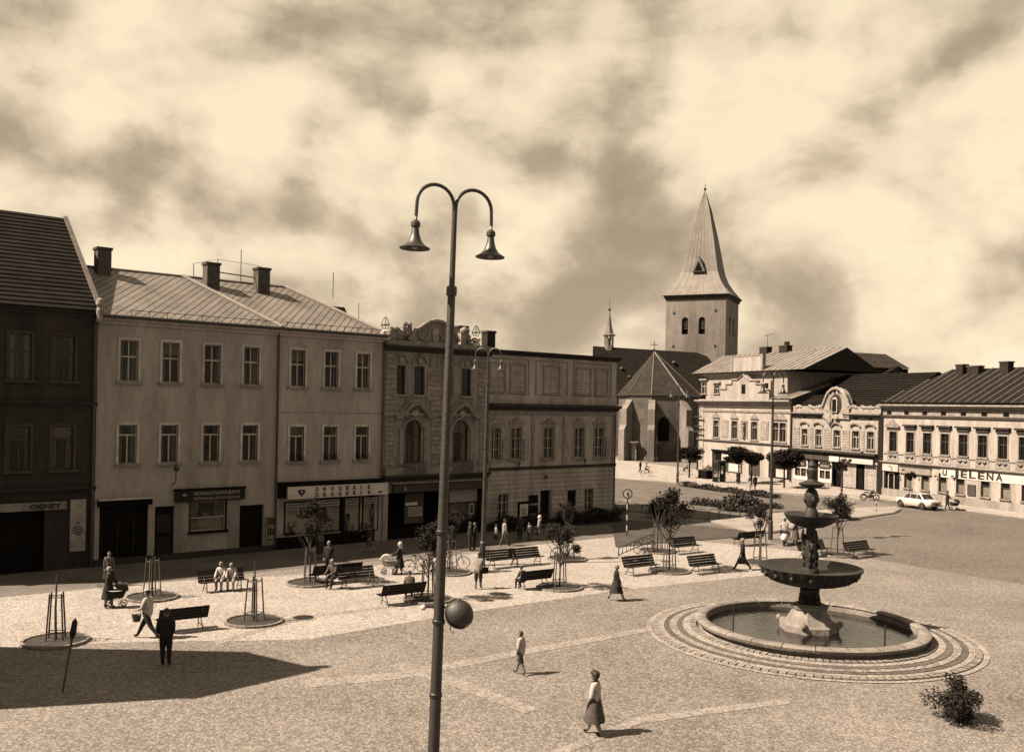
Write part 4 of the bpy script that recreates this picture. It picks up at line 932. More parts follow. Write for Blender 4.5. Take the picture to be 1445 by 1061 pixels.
sg = MB().box(ua, ub, -.12, 0, 2.55, 3.15).build('signboard', 'ornament_pale', t); MB().box(ua-.06, ub+.06, -.14, -.0, 3.15, 3.23).box(ua-.06, ub+.06, -.14, 0, 2.47, 2.55).build('sign_frame', 'shop_grey', sg); MB().box(ua+.25, ua+.6, -.14, -.12, 2.78, 2.95).build('emblem', 'letter_dark', sg)
ua, ub = Nn(t0, 1330, 663)[0], Nn(t0, 1382, 668)[0]
bd_ = MB().box(ua-.2, wd-1, -.045, 0, 2.5, 3.45).build('painted_band', 'sign_white', t)
text('U', .8, 'lettering', 'letter_dark', bd_, (ua, -.055, 2.68), .55, .02, .03); 
lx = [Nn(t0, p, 663)[0] for p in (1344, 1357, 1368, 1380)]; st_ = lx[1]-lx[0]
for i, ch in enumerate('JELENA'):
    x = lx[0]+i*(lx[3]-lx[0])/3; text(ch, .95, 'lettering', 'letter_dark', bd_, (x, -.055, 2.66), .75, .02, .03)
u, z = Nn(t0, 1371, 691); MB().box(u-.45, u+.45, -.1, 0, z-.55, z+.5).build('notice_case', 'shop_grey', t)
for px in (1270, 1296, 1322, 1346): u, z = Nn(t0, px, 672); MB().tube([(u, 0, z), (u, -.3, z+.1)], .04, 4).ball((u, -.32, z), .1, 6, 4).build('wall_lamp', 'iron', t)
MB().box(0, wd, -.12, 0, 0, .75).build('plinth', 'plaster_brown', t)
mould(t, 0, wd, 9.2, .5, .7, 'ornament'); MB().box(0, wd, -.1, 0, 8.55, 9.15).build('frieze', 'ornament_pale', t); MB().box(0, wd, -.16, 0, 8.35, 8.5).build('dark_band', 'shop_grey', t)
for k in range(10): MB().box(.8+k*2.35, 1.4+k*2.35, -.14, -.1, 8.65, 9.0).build('attic_vent', 'shop_black', t)
for px in (1244.5,): MB().tube([(.1, -.15, 9.3), (.1, -.15, 0)], .12, 5).build('downpipe', 'iron', t)
zr = Nn(t0, 1345, 522, 7)[1]; ur = Nn(t0, 1343, 522, 7)[0]
panel_roof(t, [(-.2, -.4, 9.85), (wd, -.4, 9.85), (wd, 7, zr), (ur, 7, zr)], 1.0, 'tile_roof', seam=.06)
MB().add([(-.2, -.4, 9.85), (ur, 7, zr), (-.2, 14, 9.85)], [(0, 1, 2)]).add([(-.2, 14, 9.85), (ur, 7, zr), (wd, 7, zr), (wd, 14, 9.85)], [(0, 1, 2, 3)]).build('rear_roof', 'tile_roof', t)
for px, py, ww in ((1357, 516, .9), (1376, 518, 1.4), (1420, 512, 1.0)): u, z = Nn(t0, px, py, 6); chimney(t, u, 6, 11.5, ww, .8, z, 'slate_mid')
# --- gabled roof behind the corner building and dark roofs beyond
def simple_house(name, label, line, u, off, w, dp, ze, zr, m='plaster_dark', rm='slate', axis='u'):
    x, y = line.pt(u, off); t = thing(name, label, 'house', (x, y, 0), line.ang)
    shell(t, w, dp, ze, [], m)
    if axis == 'u':
        MB().add([(-.3, -.4, ze), (w+.3, -.4, ze), (w+.3, dp/2, zr), (-.3, dp/2, zr), (-.3, dp+.4, ze), (w+.3, dp+.4, ze)], [(0, 1, 2, 3), (3, 2, 5, 4)]).build('roof', rm, t)
        MB().add([(0, 0, ze), (0, dp, ze), (0, dp/2, zr)], [(0, 1, 2)]).add([(w, 0, ze), (w, dp, ze), (w, dp/2, zr)], [(0, 1, 2)]).build('gable_wall', m, t)
    else:
        MB().add([(-.4, -.4, ze), (w/2, -.4, zr), (w/2, dp, zr), (-.4, dp, ze), (w+.4, -.4, ze), (w+.4, dp, ze)], [(0, 1, 2, 3), (1, 4, 5, 2)]).build('roof', rm, t)
        MB().add([(0, 0, ze), (w, 0, ze), (w/2, 0, zr-.2)], [(0, 1, 2)]).build('gable_wall', m, t)
    return t
ua, za = NORTH.uv(1147, 520, 12); ub, zb_ = NORTH.uv(1207, 521, 12); _, zc = NORTH.uv(1176, 496, 12)
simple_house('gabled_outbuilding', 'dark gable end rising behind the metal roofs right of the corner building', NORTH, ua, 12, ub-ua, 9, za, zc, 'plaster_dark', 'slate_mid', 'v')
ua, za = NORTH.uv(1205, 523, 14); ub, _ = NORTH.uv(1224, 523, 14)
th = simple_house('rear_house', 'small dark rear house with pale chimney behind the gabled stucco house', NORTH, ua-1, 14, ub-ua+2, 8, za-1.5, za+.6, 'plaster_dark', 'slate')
chimney(th, 1.8, 2, za-2, .9, .9, NORTH.uv(1212, 517, 16)[1], 'ornament')

# ================================================================ CHURCH
D = 154.0
cc = at(925, 650, D)
t = thing('church', 'church choir with tall pointed dark roof and stone buttresses', 'church', (cc.x, D, 0), math.radians(-6))
def cl(px, py, d=D):                              # survey into choir axes
    p = at(px, py, d); q = Matrix.Rotation(-math.radians(-6), 3, 'Z')@Vector((p.x-cc.x, p.y-D, p.z)); return q
ze = cl(925, 557).z; za = cl(922, 493).z
ring = [(-6.2, 6), (-4.6, .2), (-.9, -1.2), (4.3, -.6), (7.2, 4.4), (7.2, 26), (-6.2, 26)]
MB().prism_z(ring, 0, ze).build('choir_wall', 'church_stone', t)
rg = [(x*1.07, y*1.07 if y < 3 else y) for x, y in ring]
ap = (-.3, 6.5)
for i in range(4):
    a, b = rg[i], rg[i+1]
    MB().add([(a[0], a[1], ze-.1), (b[0], b[1], ze-.1), (ap[0], ap[1], za)], [(0, 1, 2)]).build('choir_roof', 'slate_mid', t)
    MB().tube([(b[0], b[1], ze), (ap[0], ap[1], za)], .12, 4).build('roof_hip', 'tin_seam', t)
MB().add([(rg[0][0], rg[0][1], ze-.1), (ap[0], ap[1], za), (ap[0], 30, za), (rg[0][0], 30, ze)], [(0, 1, 2, 3)]).add([(rg[4][0], rg[4][1], ze-.1), (ap[0], ap[1], za), (ap[0], 30, za), (rg[4][0], 30, ze)], [(0, 1, 2, 3)]).build('nave_roof', 'slate', t)
MB().tube([(rg[i][0], rg[i][1], ze-.12) for i in range(5)], .16, 5).build('gutter', 'iron', t)
# buttresses at the corners of the choir
for i in (1, 2, 3, 4):
    x, y = ring[i]; v = Vector((x-ap[0], y-ap[1])).normalized(); a = math.atan2(v.y, v.x)
    Mb = Matrix.Translation((x, y, 0))@Matrix.Rotation(a, 4, 'Z')
    b = MB()
    pr = [(-.4, 0), (2.2, 0), (2.2, 5.2), (1.6, 6.0), (1.6, 8.6), (-.1, 10.2), (-.4, 10.2)]
    k = len(pr); b.add([Mb@Vector((p, -.55, z)) for p, z in pr]+[Mb@Vector((p, .55, z)) for p, z in pr], [tuple(range(k)), tuple(range(2*k-1, k-1, -1))]+[(j, j+k, (j+1) % k+k, (j+1) % k) for j in range(k)])
    b.build('buttress', 'church_plaster', t)
# arched niche window and memorial cross
q = cl(921, 610)
fx = (ring[2][0]+ring[3][0])/2-.6; fy = -1.05
MB().prism_y([(fx-.9, 3.4), (fx+.9, 3.4), (fx+.9, 6.4), (fx+.55, 7.1), (fx, 7.4), (fx-.55, 7.1), (fx-.9, 6.4)], -1.15, -.6).build('arched_window', 'shop_black', t)
cr_ = MB().box(fx-1.3, fx-1.1, -2.2, -2, 0, 4.2).box(fx-1.7, fx-.7, -2.2, -2, 3.0, 3.2).box(fx-1.5, fx-.9, -2.5, -1.8, 0, .9); cr_.build('stone_cross', 'ornament_pale', t)
MB().box(-4.4, -3.0, -1.6, -1.0, 3.0, 3.2).box(-4.1, -3.3, -1.2, -.9, 0, 3).build('wall_shrine', 'ornament_pale', t)
MB().tube([(ap[0]+.1, 9, za), (ap[0]+.1, 9, za+2.0)], .06, 4).tube([(ap[0]-.5, 9, za+1.4), (ap[0]+.7, 9, za+1.4)], .06, 4).ball((ap[0]+.1, 9, za+.5), .2, 6, 5).build('roof_cross', 'iron', t)
# main nave, wider and darker, behind the choir
Dn = 168.0
p0 = at(869, 490, Dn); p1 = at(1020, 500, Dn); pe = at(940, 560, Dn)
x, y = at(868, 500, Dn).x, Dn
t = thing('church_nave', 'long dark-roofed church nave behind the choir', 'church', (x-4, y, 0), math.radians(-4))
zr = at(920, 489, Dn).z; zE = at(940, 557, Dn).z
wn_ = p1.x-x+6
MB().box(0, wn_-1, 0, 16, 0, zE).build('nave_wall', 'church_stone', t)
MB().add([(0, -.6, zE), (wn_, -.6, zE), (wn_-4.5, 8, zr-.6), (0, 8, zr+.4), (wn_, 17, zE), (0, 17, zE)], [(0, 1, 2, 3), (1, 4, 2), (3, 2, 4, 5)]).build('nave_roof', 'slate', t)
for k in range(7):
    a = random.uniform(.1, .8); xx = random.uniform(5, wn_-5); s = .35
    MB().box(xx-.2, xx+.2, -.6+8.6*a-.5, -.6+8.6*a+.3, zE+(zr-zE)*a+.05, zE+(zr-zE)*a+.45).build('roof_hatch', 'tin_roof', t)
# ridge turret
q = at(865, 492, Dn); lx_ = q.x-(x-4)
zb_ = q.z; sc = Dn/F_
zof = lambda py: at(865, py, Dn).z
tu = thing('ridge_turret', 'slim pale open bell turret with needle spire on the church ridge', 'turret', (q.x, Dn+8, 0))
s8 = (Dn+8)/Dn
def zq(py): return at(865, py, Dn+8).z
MB().prism_z([(.95*math.cos(PI/8+k*PI/4), .95*math.sin(PI/8+k*PI/4)) for k in range(8)], zr-1.5, zq(488)).build('turret_base', 'tin_roof', tu)
for k in range(8):
    a = PI/8+k*PI/4; MB().box(-.12, .12, -.12, .12, zq(488), zq(474), Matrix.Translation((.8*math.cos(a), .8*math.sin(a), 0))).build('turret_post', 'ornament_pale', tu)
MB().lathe([(.3, zq(488)), (.35, zq(480)), (.1, zq(477))], 8).build('bell', 'iron', tu)
MB().lathe([(1.25, zq(474)), (1.25, zq(472.5)), (.85, zq(471)), (.5, zq(460)), (.2, zq(445)), (.06, zq(438))], 8).build('turret_spire', 'spire_tin', tu)
MB().ball((0, 0, zq(437)), .3, 8, 6).tube([(0, 0, zq(438)), (0, 0, zq(424))], .05, 4).build('turret_finial', 'iron', tu)
# tower
Dt = 176.0; hw = 5.75; yaw = math.radians(-25)
pc = at(999, 500, Dt)
t = thing('church_tower', 'tall square plastered church tower with concave metal spire', 'tower', (pc.x-.4, Dt+4, 0), yaw)
zw = at(990, 420, Dt).z
ops = []
Z = lambda py: at(990, py, Dt).z
mb = MB()
o2 = [(-2.0-.62, -2.0+.62, Z(472.5), Z(448)), (1.25-.62, 1.25+.62, Z(472.5), Z(448))]
front(mb, -hw, hw, 0, zw, o2, -hw, .7)
mb.add([(-hw, -hw, 0), (-hw, hw, 0), (-hw, hw, zw), (-hw, -hw, zw)], [(0, 1, 2, 3)]).add([(-hw, hw, 0), (hw, hw, 0), (hw, hw, zw), (-hw, hw, zw)], [(0, 1, 2, 3)])
k0 = len(mb.v); mb2 = MB(); front(mb2, -hw, hw, 0, zw, o2, -hw, .7)
mb.add([(-v[1], v[0], v[2]) for v in mb2.v], mb2.f)
mb.build('tower_wall', 'church_plaster', t)
for o in o2:
    c = (o[0]+o[1])/2
    for rot in (0, PI/2):
        Mr = Matrix.Rotation(rot, 4, 'Z'); w_ = MB()
        for k in range(6):
            z = o[2]+(o[3]-o[2])*(.3+.7*k/6); w_.box(o[0], o[1], -hw+.35, -hw+.5, z, z+.22, Mr)
        w_.build('belfry_louvre', 'shop_grey', t); MB().box(o[0], o[1], -hw+.6, -hw+.66, o[2], o[3], Mr).build('belfry_dark', 'shop_black', t)
        MB().prism_y([(c-.63, o[3]-.55), (c-.63, o[3]+.01), (c+.63, o[3]+.01), (c+.63, o[3]-.55), (c+.42, o[3]-.2), (c, o[3]-.06), (c-.42, o[3]-.2)], -hw+.02, -hw+.3).build('arch_head', 'church_plaster', t) if rot == 0 else None
for px, py in ((-4.2, 442), (3.8, 440), (-4.2, 489), (3.8, 489)): MB().box(px-.2, px+.2, -hw-.1, -hw, Z(py)-.2, Z(py)+.2).build('tie_plate', 'iron', t)
MB().box(-hw-.4, hw+.4, -hw-.4, hw+.4, zw, zw+.35).box(-hw-.2, hw+.2, -hw-.2, hw+.2, zw-.4, zw).build('tower_cornice', 'shop_grey', t)
prf = [(hw+.7, zw+.35), (hw+.15, Z(413)), (hw*.86, Z(404)), (hw*.72, Z(394)), (hw*.62, Z(383)), (hw*.54, Z(365)), (hw*.42, Z(335)), (hw*.2, Z(290)), (.05, Z(262))]
for rot in range(4):
    Mr = Matrix.Rotation(rot*PI/2, 4, 'Z'); b = MB()
    vs = [Mr@Vector(p) for r, z in prf for p in ((-r, -r, z), (r, -r, z))]
    b.add(vs, [(2*i, 2*i+1, 2*i+3, 2*i+2) for i in range(len(prf)-1)]); b.build('spire_face', 'spire_tin', t)
    for k in range(7):                          # standing seams
        f_ = -1+2*(k+1)/8; MB().tube([Mr@Vector((r*f_, -r-.01, z)) for r, z in prf], .03, 4).build('spire_seam', 'tin_roof', t)
zg = Z(383)
dm = MB().prism_y([(-1.25, zg), (1.25, zg), (0, Z(363)+.3)], -hw*.72, -hw*.3).build('spire_dormer', 'spire_tin', t); MB().prism_y([(-.8, zg+.15), (.8, zg+.15), (0, Z(363)-.7)], -hw*.72-.05, -hw*.72).build('dormer_opening', 'shop_black', dm)
MB().ball((0, 0, Z(260)), .3, 8, 6).tube([(0, 0, Z(262)), (0, 0, Z(252))], .06, 4).build('spire_finial', 'iron', t)

# ================================================================ GROUND
def sheet(name, pts, z, m, kind='structure'):
    mb = MB(); mb.add([(p[0], p[1], z) for p in pts], [tuple(range(len(pts)))]); o = mb.build(name, m); o['kind'] = kind; return o
def gp_(L_): return [gnd(*p) for p in L_]
sheet('ground', [(-300, -60), (300, -60), (300, 700), (-300, 700)], -.012, 'cobbles')
zst = .0
# pale promenade along the terrace
sheet('promenade', gp_([(-60, 915), (200, 905), (430, 902), (669, 862), (877, 832), (1080, 811), (1180, 800), (1150, 780), (1060, 770), (868, 752), (640, 785), (400, 812), (-60, 835)]), -.006, 'cobbles_pale')
x0, y0 = WEST.pt(-14, 0); 
sheet('terrace_pavement', [WEST.pt(-14, 0), WEST.pt(39, 0), WEST.pt(39, -7.2), WEST.pt(-14, -5.2)], -.001, 'asphalt')
for L_ in ([(300, 905), (430, 868), (520, 858), (640, 843), (642, 846), (520, 861), (432, 872), (305, 910)],
           [(430, 958), (560, 948), (700, 922), (915, 884), (918, 890), (700, 931), (560, 958), (430, 970)],
           [(560, 935), (640, 955), (760, 1000), (740, 1006), (630, 965), (545, 940)],
           [(700, 1090), (900, 1010), (1110, 985), (1115, 992), (905, 1020), (730, 1090)]):
    zst += .0006; sheet('paving_strip', gp_(L_), zst-.004, 'cobbles_line')
sheet('road', [NORTH.pt(58, -4.2), NORTH.pt(33, -4.2)]+gp_([(1230, 706), (1262, 714), (1270, 720), (1264, 726), (1190, 737), (1085, 764), (1200, 782), (1300, 800), (1600, 850)]), -.004, 'cobbles_road')
sheet('plaza', [NORTH.pt(-60, 2), NORTH.pt(58, 2), NORTH.pt(58, -4.2), NORTH.pt(33, -4.2)]+gp_([(1230, 706), (1205, 704), (1190, 700), (1050, 692), (940, 679), (800, 671), (800, 648)]), -.003, 'pale_paving')
mb = MB(); a, b = NORTH.pt(58, -4.2), NORTH.pt(33, -4.2); mb.tube([(a[0], a[1], 0), (b[0], b[1], 0)], .12, 4); o = mb.build('far_kerb', 'kerb'); o['kind'] = 'structure'
lawn = [(862, 675), (940, 681), (1050, 695), (1190, 704), (1206, 710), (1190, 717), (1100, 722), (1000, 733), (862, 719)]
sheet('lawn', gp_(lawn), .05, 'lawn')
sheet('lawn_path', gp_([(862, 723), (1002, 737), (1040, 742), (1040, 747), (1000, 743), (862, 731)]), .006, 'asphalt')
sheet('near_lawn', gp_([(862, 732), (1000, 744), (1075, 751), (1040, 758), (868, 772)]), .03, 'lawn_shaded')  # grass in the tan house's shadow, shade painted into the material
isl = [(1000, 736), (1100, 725), (1200, 718), (1262, 716), (1270, 720), (1260, 725), (1190, 735), (1090, 752), (1060, 752)]
mb = MB(); P_ = gp_(isl); mb.prism_z(P_, 0, .12); o = mb.build('pavement_island', 'pale_paving'); o['kind'] = 'structure'
mb = MB()
for i in range(3, len(P_)-1): 
    a, b = P_[i], P_[i+1]; mb.tube([(a[0], a[1], .07), (b[0], b[1], .07)], .1, 4)
o = mb.build('kerb', 'kerb'); o['kind'] = 'structure'
# lawn kerb
mb = MB(); P_ = gp_(lawn)
for i in range(len(P_)-1): mb.tube([(P_[i][0], P_[i][1], .03), (P_[i+1][0], P_[i+1][1], .03)], .07, 4)
o = mb.build('lawn_kerb', 'kerb'); o['kind'] = 'structure'

# gabled house on the near side of the square, left of the window
t = thing('neighbour_house', 'gabled house beside the viewpoint, its shadow falls on the near cobbles', 'house', (-31, 24.6, 0))
MB().box(0, 12, 0, 5.0, 0, 10.9).build('wall', 'plaster_tan', t)
MB().add([(0, -.1, 10.8), (12.1, -.1, 10.8), (12.1, 2.3, 14.2), (0, 2.3, 14.2), (12.1, 5.1, 10.8), (0, 5.1, 10.8)], [(0, 1, 2, 3), (3, 2, 4, 5), (1, 4, 2), (0, 3, 5)]).build('roof', 'tile_roof', t)
MB().box(11.3, 11.6, 2.3, 2.6, 13.5, 15.0).build('chimney', 'brick_chimney', t)

# ================================================================ FOUNTAIN
FX, FD = 11.87, 36.3
sc = F_/FD
def zf(py, px=1147): return at(px, py, FD).z
ft = thing('fountain', 'large round stone fountain with three tiered dark bowls in a wide basin', 'fountain', (FX, FD, 0))
rng = random.Random(3)
MB().lathe([(3.978, .02), (3.978, .34), (4.014, .46), (4.070, .5), (4.274, .5), (4.385, .44), (4.366, .36), (4.209, .32), (4.163, .2), (4.255, .1), (4.579, .08), (4.607, .0)], 96).build('basin_wall', 'fountain_stone', ft, True)
me = {}
for k in range(24):                                # coping stones with joints
    a0 = 2*PI*k/24+.004; a1 = 2*PI*(k+1)/24-.004
    MB().lathe([(3.950, .47), (3.996, .54), (4.292, .545), (4.412, .48), (4.385, .40)], 5, (0, 0), a0, a1).build('coping_stone', 'fountain_stone', ft, True, sharp=60)
MB().lathe([(3.996, .22), (0, .22)], 64).build('water', 'water', ft)
# concentric paved rings, each a shallow step; near part is kerb stones
rad = [4.625, 4.902, 5.134, 5.411, 5.643, 5.874]; zs_ = [.15, .13, .11, .09, .07, .05]
for i in range(5):
    r0, r1 = rad[i], rad[i+1]; z = zs_[i]
    MB().lathe([(r0-.02, z), (r1, z), (r1, z-.06)], 96).build('paving_ring', 'ring_pale' if i % 2 == 0 else 'ring_dark', ft)
n = 132; me = MB().lathe([(5.883, .0), (5.883, .06), (6.105, .055), (6.105, 0)], 1, (0, 0), .004, 2*PI/n-.004).mesh('kerb_stone', 'kerb')
for k in range(n): put('kerb_stone', me, ft, (0, 0, rng.uniform(-.008, .01)), (0, 0, 2*PI*k/n))
n = 120; me = MB().lathe([(4.366, .0), (4.366, .2), (4.607, .19), (4.607, .0)], 1, (0, 0), .005, 2*PI/n-.005).mesh('step_stone', 'fountain_stone')
for k in range(n): put('step_stone', me, ft, (0, 0, rng.uniform(-.008, .01)), (0, 0, 2*PI*k/n))
MB().lathe([(6.124, .01), (6.336, .012)], 96).build('paving_ring', 'ring_pale', ft)
# plinth
def sq(r): return r*1.0
pl = MB()
for (a, b, z0, z1) in ((1.15, 1.15, .1, .45), (1.05, .95, .45, .52), (.95, .62, .52, 1.05), (.7, .74, 1.05, 1.18), (.6, .6, 1.18, 1.24)):
    vs = []
    for r, z in ((a, z0), (b, z1)):
        for k in range(8):
            q = PI/8+k*PI/4; vs.append((r*.98*math.cos(q), r*.98*math.sin(q), z))
    pl.add(vs, [(k, (k+1) % 8, (k+1) % 8+8, k+8) for k in range(8)]+[tuple(range(8, 16))])
pl.build('plinth', 'fountain_stone', ft)
for k in range(4):
    a = PI/4+k*PI/2+.3; p = MB().ball((0, 0, .15), .3, 8, 6, 1.3, .8, .7).ball((.32, 0, .28), .18, 8, 6).tube([(-.2, 0, .2), (-.5, .1, .35), (-.45, .15, .55)], [.14, .09, .03], 6)
    p.build('stone_dolphin', 'fountain_stone', ft, True, (.98*math.cos(a), .98*math.sin(a), .36), (0, 0, a)).scale = (.6, .6, .7)
def wv(n, am): return lambda a, z: 1+am*math.cos(n*a)
st = MB().lathe([(.38, 1.2), (.44, 1.3), (.32, 1.42), (.27, 1.5), (.37, 1.66), (.38, 1.8), (.3, 1.88), (.22, 1.95), (.4, 2.0)], 20, wav=wv(8, .04)); st.build('stem', 'fountain_bronze', ft, True)
for k in range(4):
    a = k*PI/2+.5; MB().ball((.42*math.cos(a), .42*math.sin(a), 1.34), .13, 8, 6, 1, 1, 1.2).ball((.46*math.cos(a), .46*math.sin(a), 1.5), .08, 8, 6).build('cast_mask', 'fountain_bronze', ft, True)
z1 = zf(800)
R1 = 71/sc
MB().lathe([(.22, 1.98), (.55, 1.96), (1.1, 2.02), (1.5, 2.14), (1.72, 2.3), (1.8, 2.46), (R1-.04, z1-.04), (R1, z1+.03), (R1-.1, z1+.03), (R1-.3, z1-.07), (1.0, z1-.2), (.2, z1-.22)], 168, wav=lambda a, z: 1+.018*math.cos(28*a) if z < z1-.03 else 1).build('large_bowl', 'fountain_bronze', ft, True)
for k in range(16):
    a = k*PI/8+.1; MB().ball((1.79*math.cos(a), 1.79*math.sin(a), z1-.24), .1, 7, 5, 1, 1, 1.3).build('lion_mask', 'fountain_bronze', ft, True)
zc1 = z1-.22; z2 = zf(727); R2_ = 37.5/sc
MB().lathe([(.36, zc1), (.34, zc1+.15), (.2, zc1+.22), (.2, zc1+.5), (.24, zc1+.7), (.2, zc1+1.1), (.18, zc1+1.4), (.18, z2-.5), (.26, z2-.35), (.2, z2-.25)], 16).build('column', 'fountain_bronze', ft, True)
for k in range(3):                                  # three putti round the column
    a = k*2*PI/3+.4; q = Matrix.Translation((.17*math.cos(a), .17*math.sin(a), zc1+.25))@Matrix.Rotation(a, 4, 'Z')@Matrix.Diagonal((.72, .72, 1, 1))
    b = MB()
    for (p, r, s3) in (((.08, 0, .75), .17, (1, 1, 1.4)), ((.12, 0, 1.12), .13, (1, 1, 1.1)), ((.1, .1, .45), .1, (1.1, 1, 1.8)), ((.14, -.1, .4), .1, (1, 1, 2)), ((.1, .12, .1), .07, (1, 1, 2.0)), ((.12, -.12, .08), .07, (1, 1, 2.0))):
        b.ball((0, 0, 0), r, 8, 6, *s3, M=None); n0 = len(b.v); m_ = 8*5+2
        for i in range(n0-m_, n0): v = Vector(b.v[i])+Vector(p); b.v[i] = tuple(q@v)
    b.tube([q@Vector((.1, .14, .9)), q@Vector((.18, .26, 1.1)), q@Vector((.1, .2, 1.45))], [.06, .05, .04], 6).tube([q@Vector((.1, -.14, .9)), q@Vector((.2, -.24, .8)), q@Vector((.26, -.1, .7))], [.06, .05, .04], 6)
    b.build('cast_figure', 'fountain_bronze', ft, True)
MB().lathe([(.2, z2-.5), (.5, z2-.44), (.8, z2-.3), (.95, z2-.14), (R2_-.03, z2), (R2_, z2+.04), (R2_-.07, z2+.03), (.6, z2-.1), (.1, z2-.12)], 48, wav=None).build('middle_bowl', 'fountain_bronze', ft, True)
for k in range(12):
    a = k*PI/6; MB().ball((.88*math.cos(a), .88*math.sin(a), z2-.14), .07, 6, 5).build('small_mask', 'fountain_bronze', ft, True)
z3 = zf(683)
MB().lathe([(.3, z2-.1), (.26, z2+.15), (.17, z2+.3), (.22, z2+.42), (.25, z2+.6), (.27, z2+.8), (.2, z2+.98), (.1, z3-.15), (.2, z3-.1)], 16).build('upper_stem', 'fountain_bronze', ft, True)
for k in range(4):
    a = k*PI/2; MB().ball((.22*math.cos(a), .22*math.sin(a), z2+.62), .1, 8, 6, 1, 1, 1.4).build('cast_mask', 'fountain_bronze', ft, True)
MB().lathe([(.12, z3-.17), (.35, z3-.12), (.48, z3-.04), (.5, z3+.02), (.42, z3+.06), (.2, z3+.14), (.16, z3+.2), (.2, z3+.4), (.22, z3+.55), (.14, z3+.66), (.18, z3+.74), (.12, z3+.85), (.08, z3+.92), (.1, z3+.98), (.0, zf(646))], 24).build('top_bowl', 'fountain_bronze', ft, True)
for a in (2.9, 5.6): MB().tube([(2.9*math.cos(a), 2.9*math.sin(a), .1), (2.9*math.cos(a), 2.9*math.sin(a), .85)], .03, 5).build('water_jet_pipe', 'iron', ft)

# ================================================================ STREET LAMPS, TREES, BENCHES
def arch_lamp(label, x, y, H, rz=0, lean=0, s=1.0, r0=.125, pole_m='iron_pole'):
    t = thing('street_lamp', label, 'street lamp', (x, y, 0), rz, 'twin-arched street lamps'); t.rotation_euler = (0, lean, rz)
    hc = H-1.45*s
    MB().tube([(0, 0, 0), (0, 0, 1.2)], [r0*1.35, r0*1.3], 12).lathe([(r0*1.5, 1.2), (r0*1.2, 1.3), (r0, 1.32)], 12).build('lamp_base', pole_m, t, True)
    MB().tube([(0, 0, 1.2), (0, 0, hc)], [r0, r0*.62], 12).build('pole', pole_m, t, True)
    for zq_ in (3.4, 4.75, 6.4): MB().lathe([(r0*.98, zq_), (r0*1.04, zq_+.01), (r0*1.04, zq_+.07), (r0*.96, zq_+.08)], 12).build('pole_band', 'iron', t, True)
    MB().box(-.07, .07, -r0*1.42, -r0*1.2, .5, .95).build('access_door', 'iron', t)
    MB().lathe([(r0*.62, hc-.12), (r0*.85, hc-.1), (r0*.85, hc+.05), (r0*.5, hc+.08)], 12).build('collar', 'iron', t, True)
    MB().tube([(0, 0, hc), (0, 0, H)], [r0*.48, r0*.42], 10).build('upper_pole', 'iron', t, True)
    for sg in (-1, 1):
        R = .36*s
        pts = [(sg*(.02*s), 0, H-.05)]+[(sg*(R+.02-R*math.cos(a)), 0, H+.08*s+R*.95*math.sin(a)*1.05) for a in [PI*k/12 for k in range(13)]]
        pts.append((sg*(2*R+.03), 0, H-.18*s))
        arm = MB().tube(pts, .034*s, 8).build('arm', 'iron', t, True)
        x2 = sg*(2*R+.03); zt = H-.25*s
        MB().tube([(x2, 0, zt+.08*s), (x2, 0, zt)], .03*s, 6).build('insulator', 'sign_white', arm)
        sh = MB().lathe([(0, zt), (.05, zt-.01), (.085, zt-.05), (.085, zt-.12), (.06, zt-.13), (.075, zt-.25), (.11, zt-.36), (.15, zt-.42), (.18, zt-.45), (.28, zt-.51), (.27, zt-.53), (.17, zt-.47)] if s == 1 else [(a*s, zt+(b-zt)*s) for a, b in [(0, zt), (.085, zt-.05), (.085, zt-.12), (.06, zt-.14), (.11, zt-.36), (.18, zt-.45), (.3, zt-.52), (.28, zt-.54), (.17, zt-.47)]], 24, (x2, 0)).build('lamp_shade', 'iron', t, True)
        MB().ball((x2, 0, zt-.47*s), .07*s, 8, 6).build('bulb', 'window_paint', sh, True)
    return t
D1 = 17.0
p = at(630.5, 572, D1)
lean = math.radians(1.15)
lt = arch_lamp('tallest twin-arched street lamp standing nearest in the foreground with a round horn on its post', p.x-math.tan(lean)*8.8, D1, 12.36, math.radians(-22), 0, 1.0, .115)
lt.rotation_euler = (0, lean, math.radians(0)); 
for ch in KIDS[lt.name]: pass
lt.rotation_mode = 'QUATERNION'; lt.rotation_quaternion = (Matrix.Rotation(lean, 3, 'Y')@Matrix.Rotation(math.radians(26), 3, 'Z')).to_quaternion()
# loudspeaker on the near post
pz = at(620, 857, D1)
hn = thing('loudspeaker', 'round dark loudspeaker dome strapped to the nearest lamp post', 'loudspeaker', (pz.x, D1, pz.z))
MB().tube([(-.28, -.02, .02), (.55, -.02, .0)], .028, 6).build('bracket', 'iron', hn)
MB().ball((-.3, -.02, 0), .055, 8, 6).build('insulator', 'sign_white', hn, True)
hb = MB().ball((.36, -.05, -.1), .265, 20, 14, 1, .85, 1).build('dome', 'iron_pole', hn, True)
MB().lathe([(.272, -.03), (.285, 0), (.272, .03)], 24).build('rim', 'iron', hb, True, (.36, -.05, -.1), (math.radians(62), 0, math.radians(25)))
MB().tube([(.2, -.1, .0), (.36, -.1, .17), (.52, -.1, .08)], .02, 5).build('strap', 'iron', hn); MB().tube([(.2, 0, -.3), (.21, 0, -.42), (.25, 0, -.47), (.27, 0, -.42)], .008, 5).build('cable', 'iron', hn)
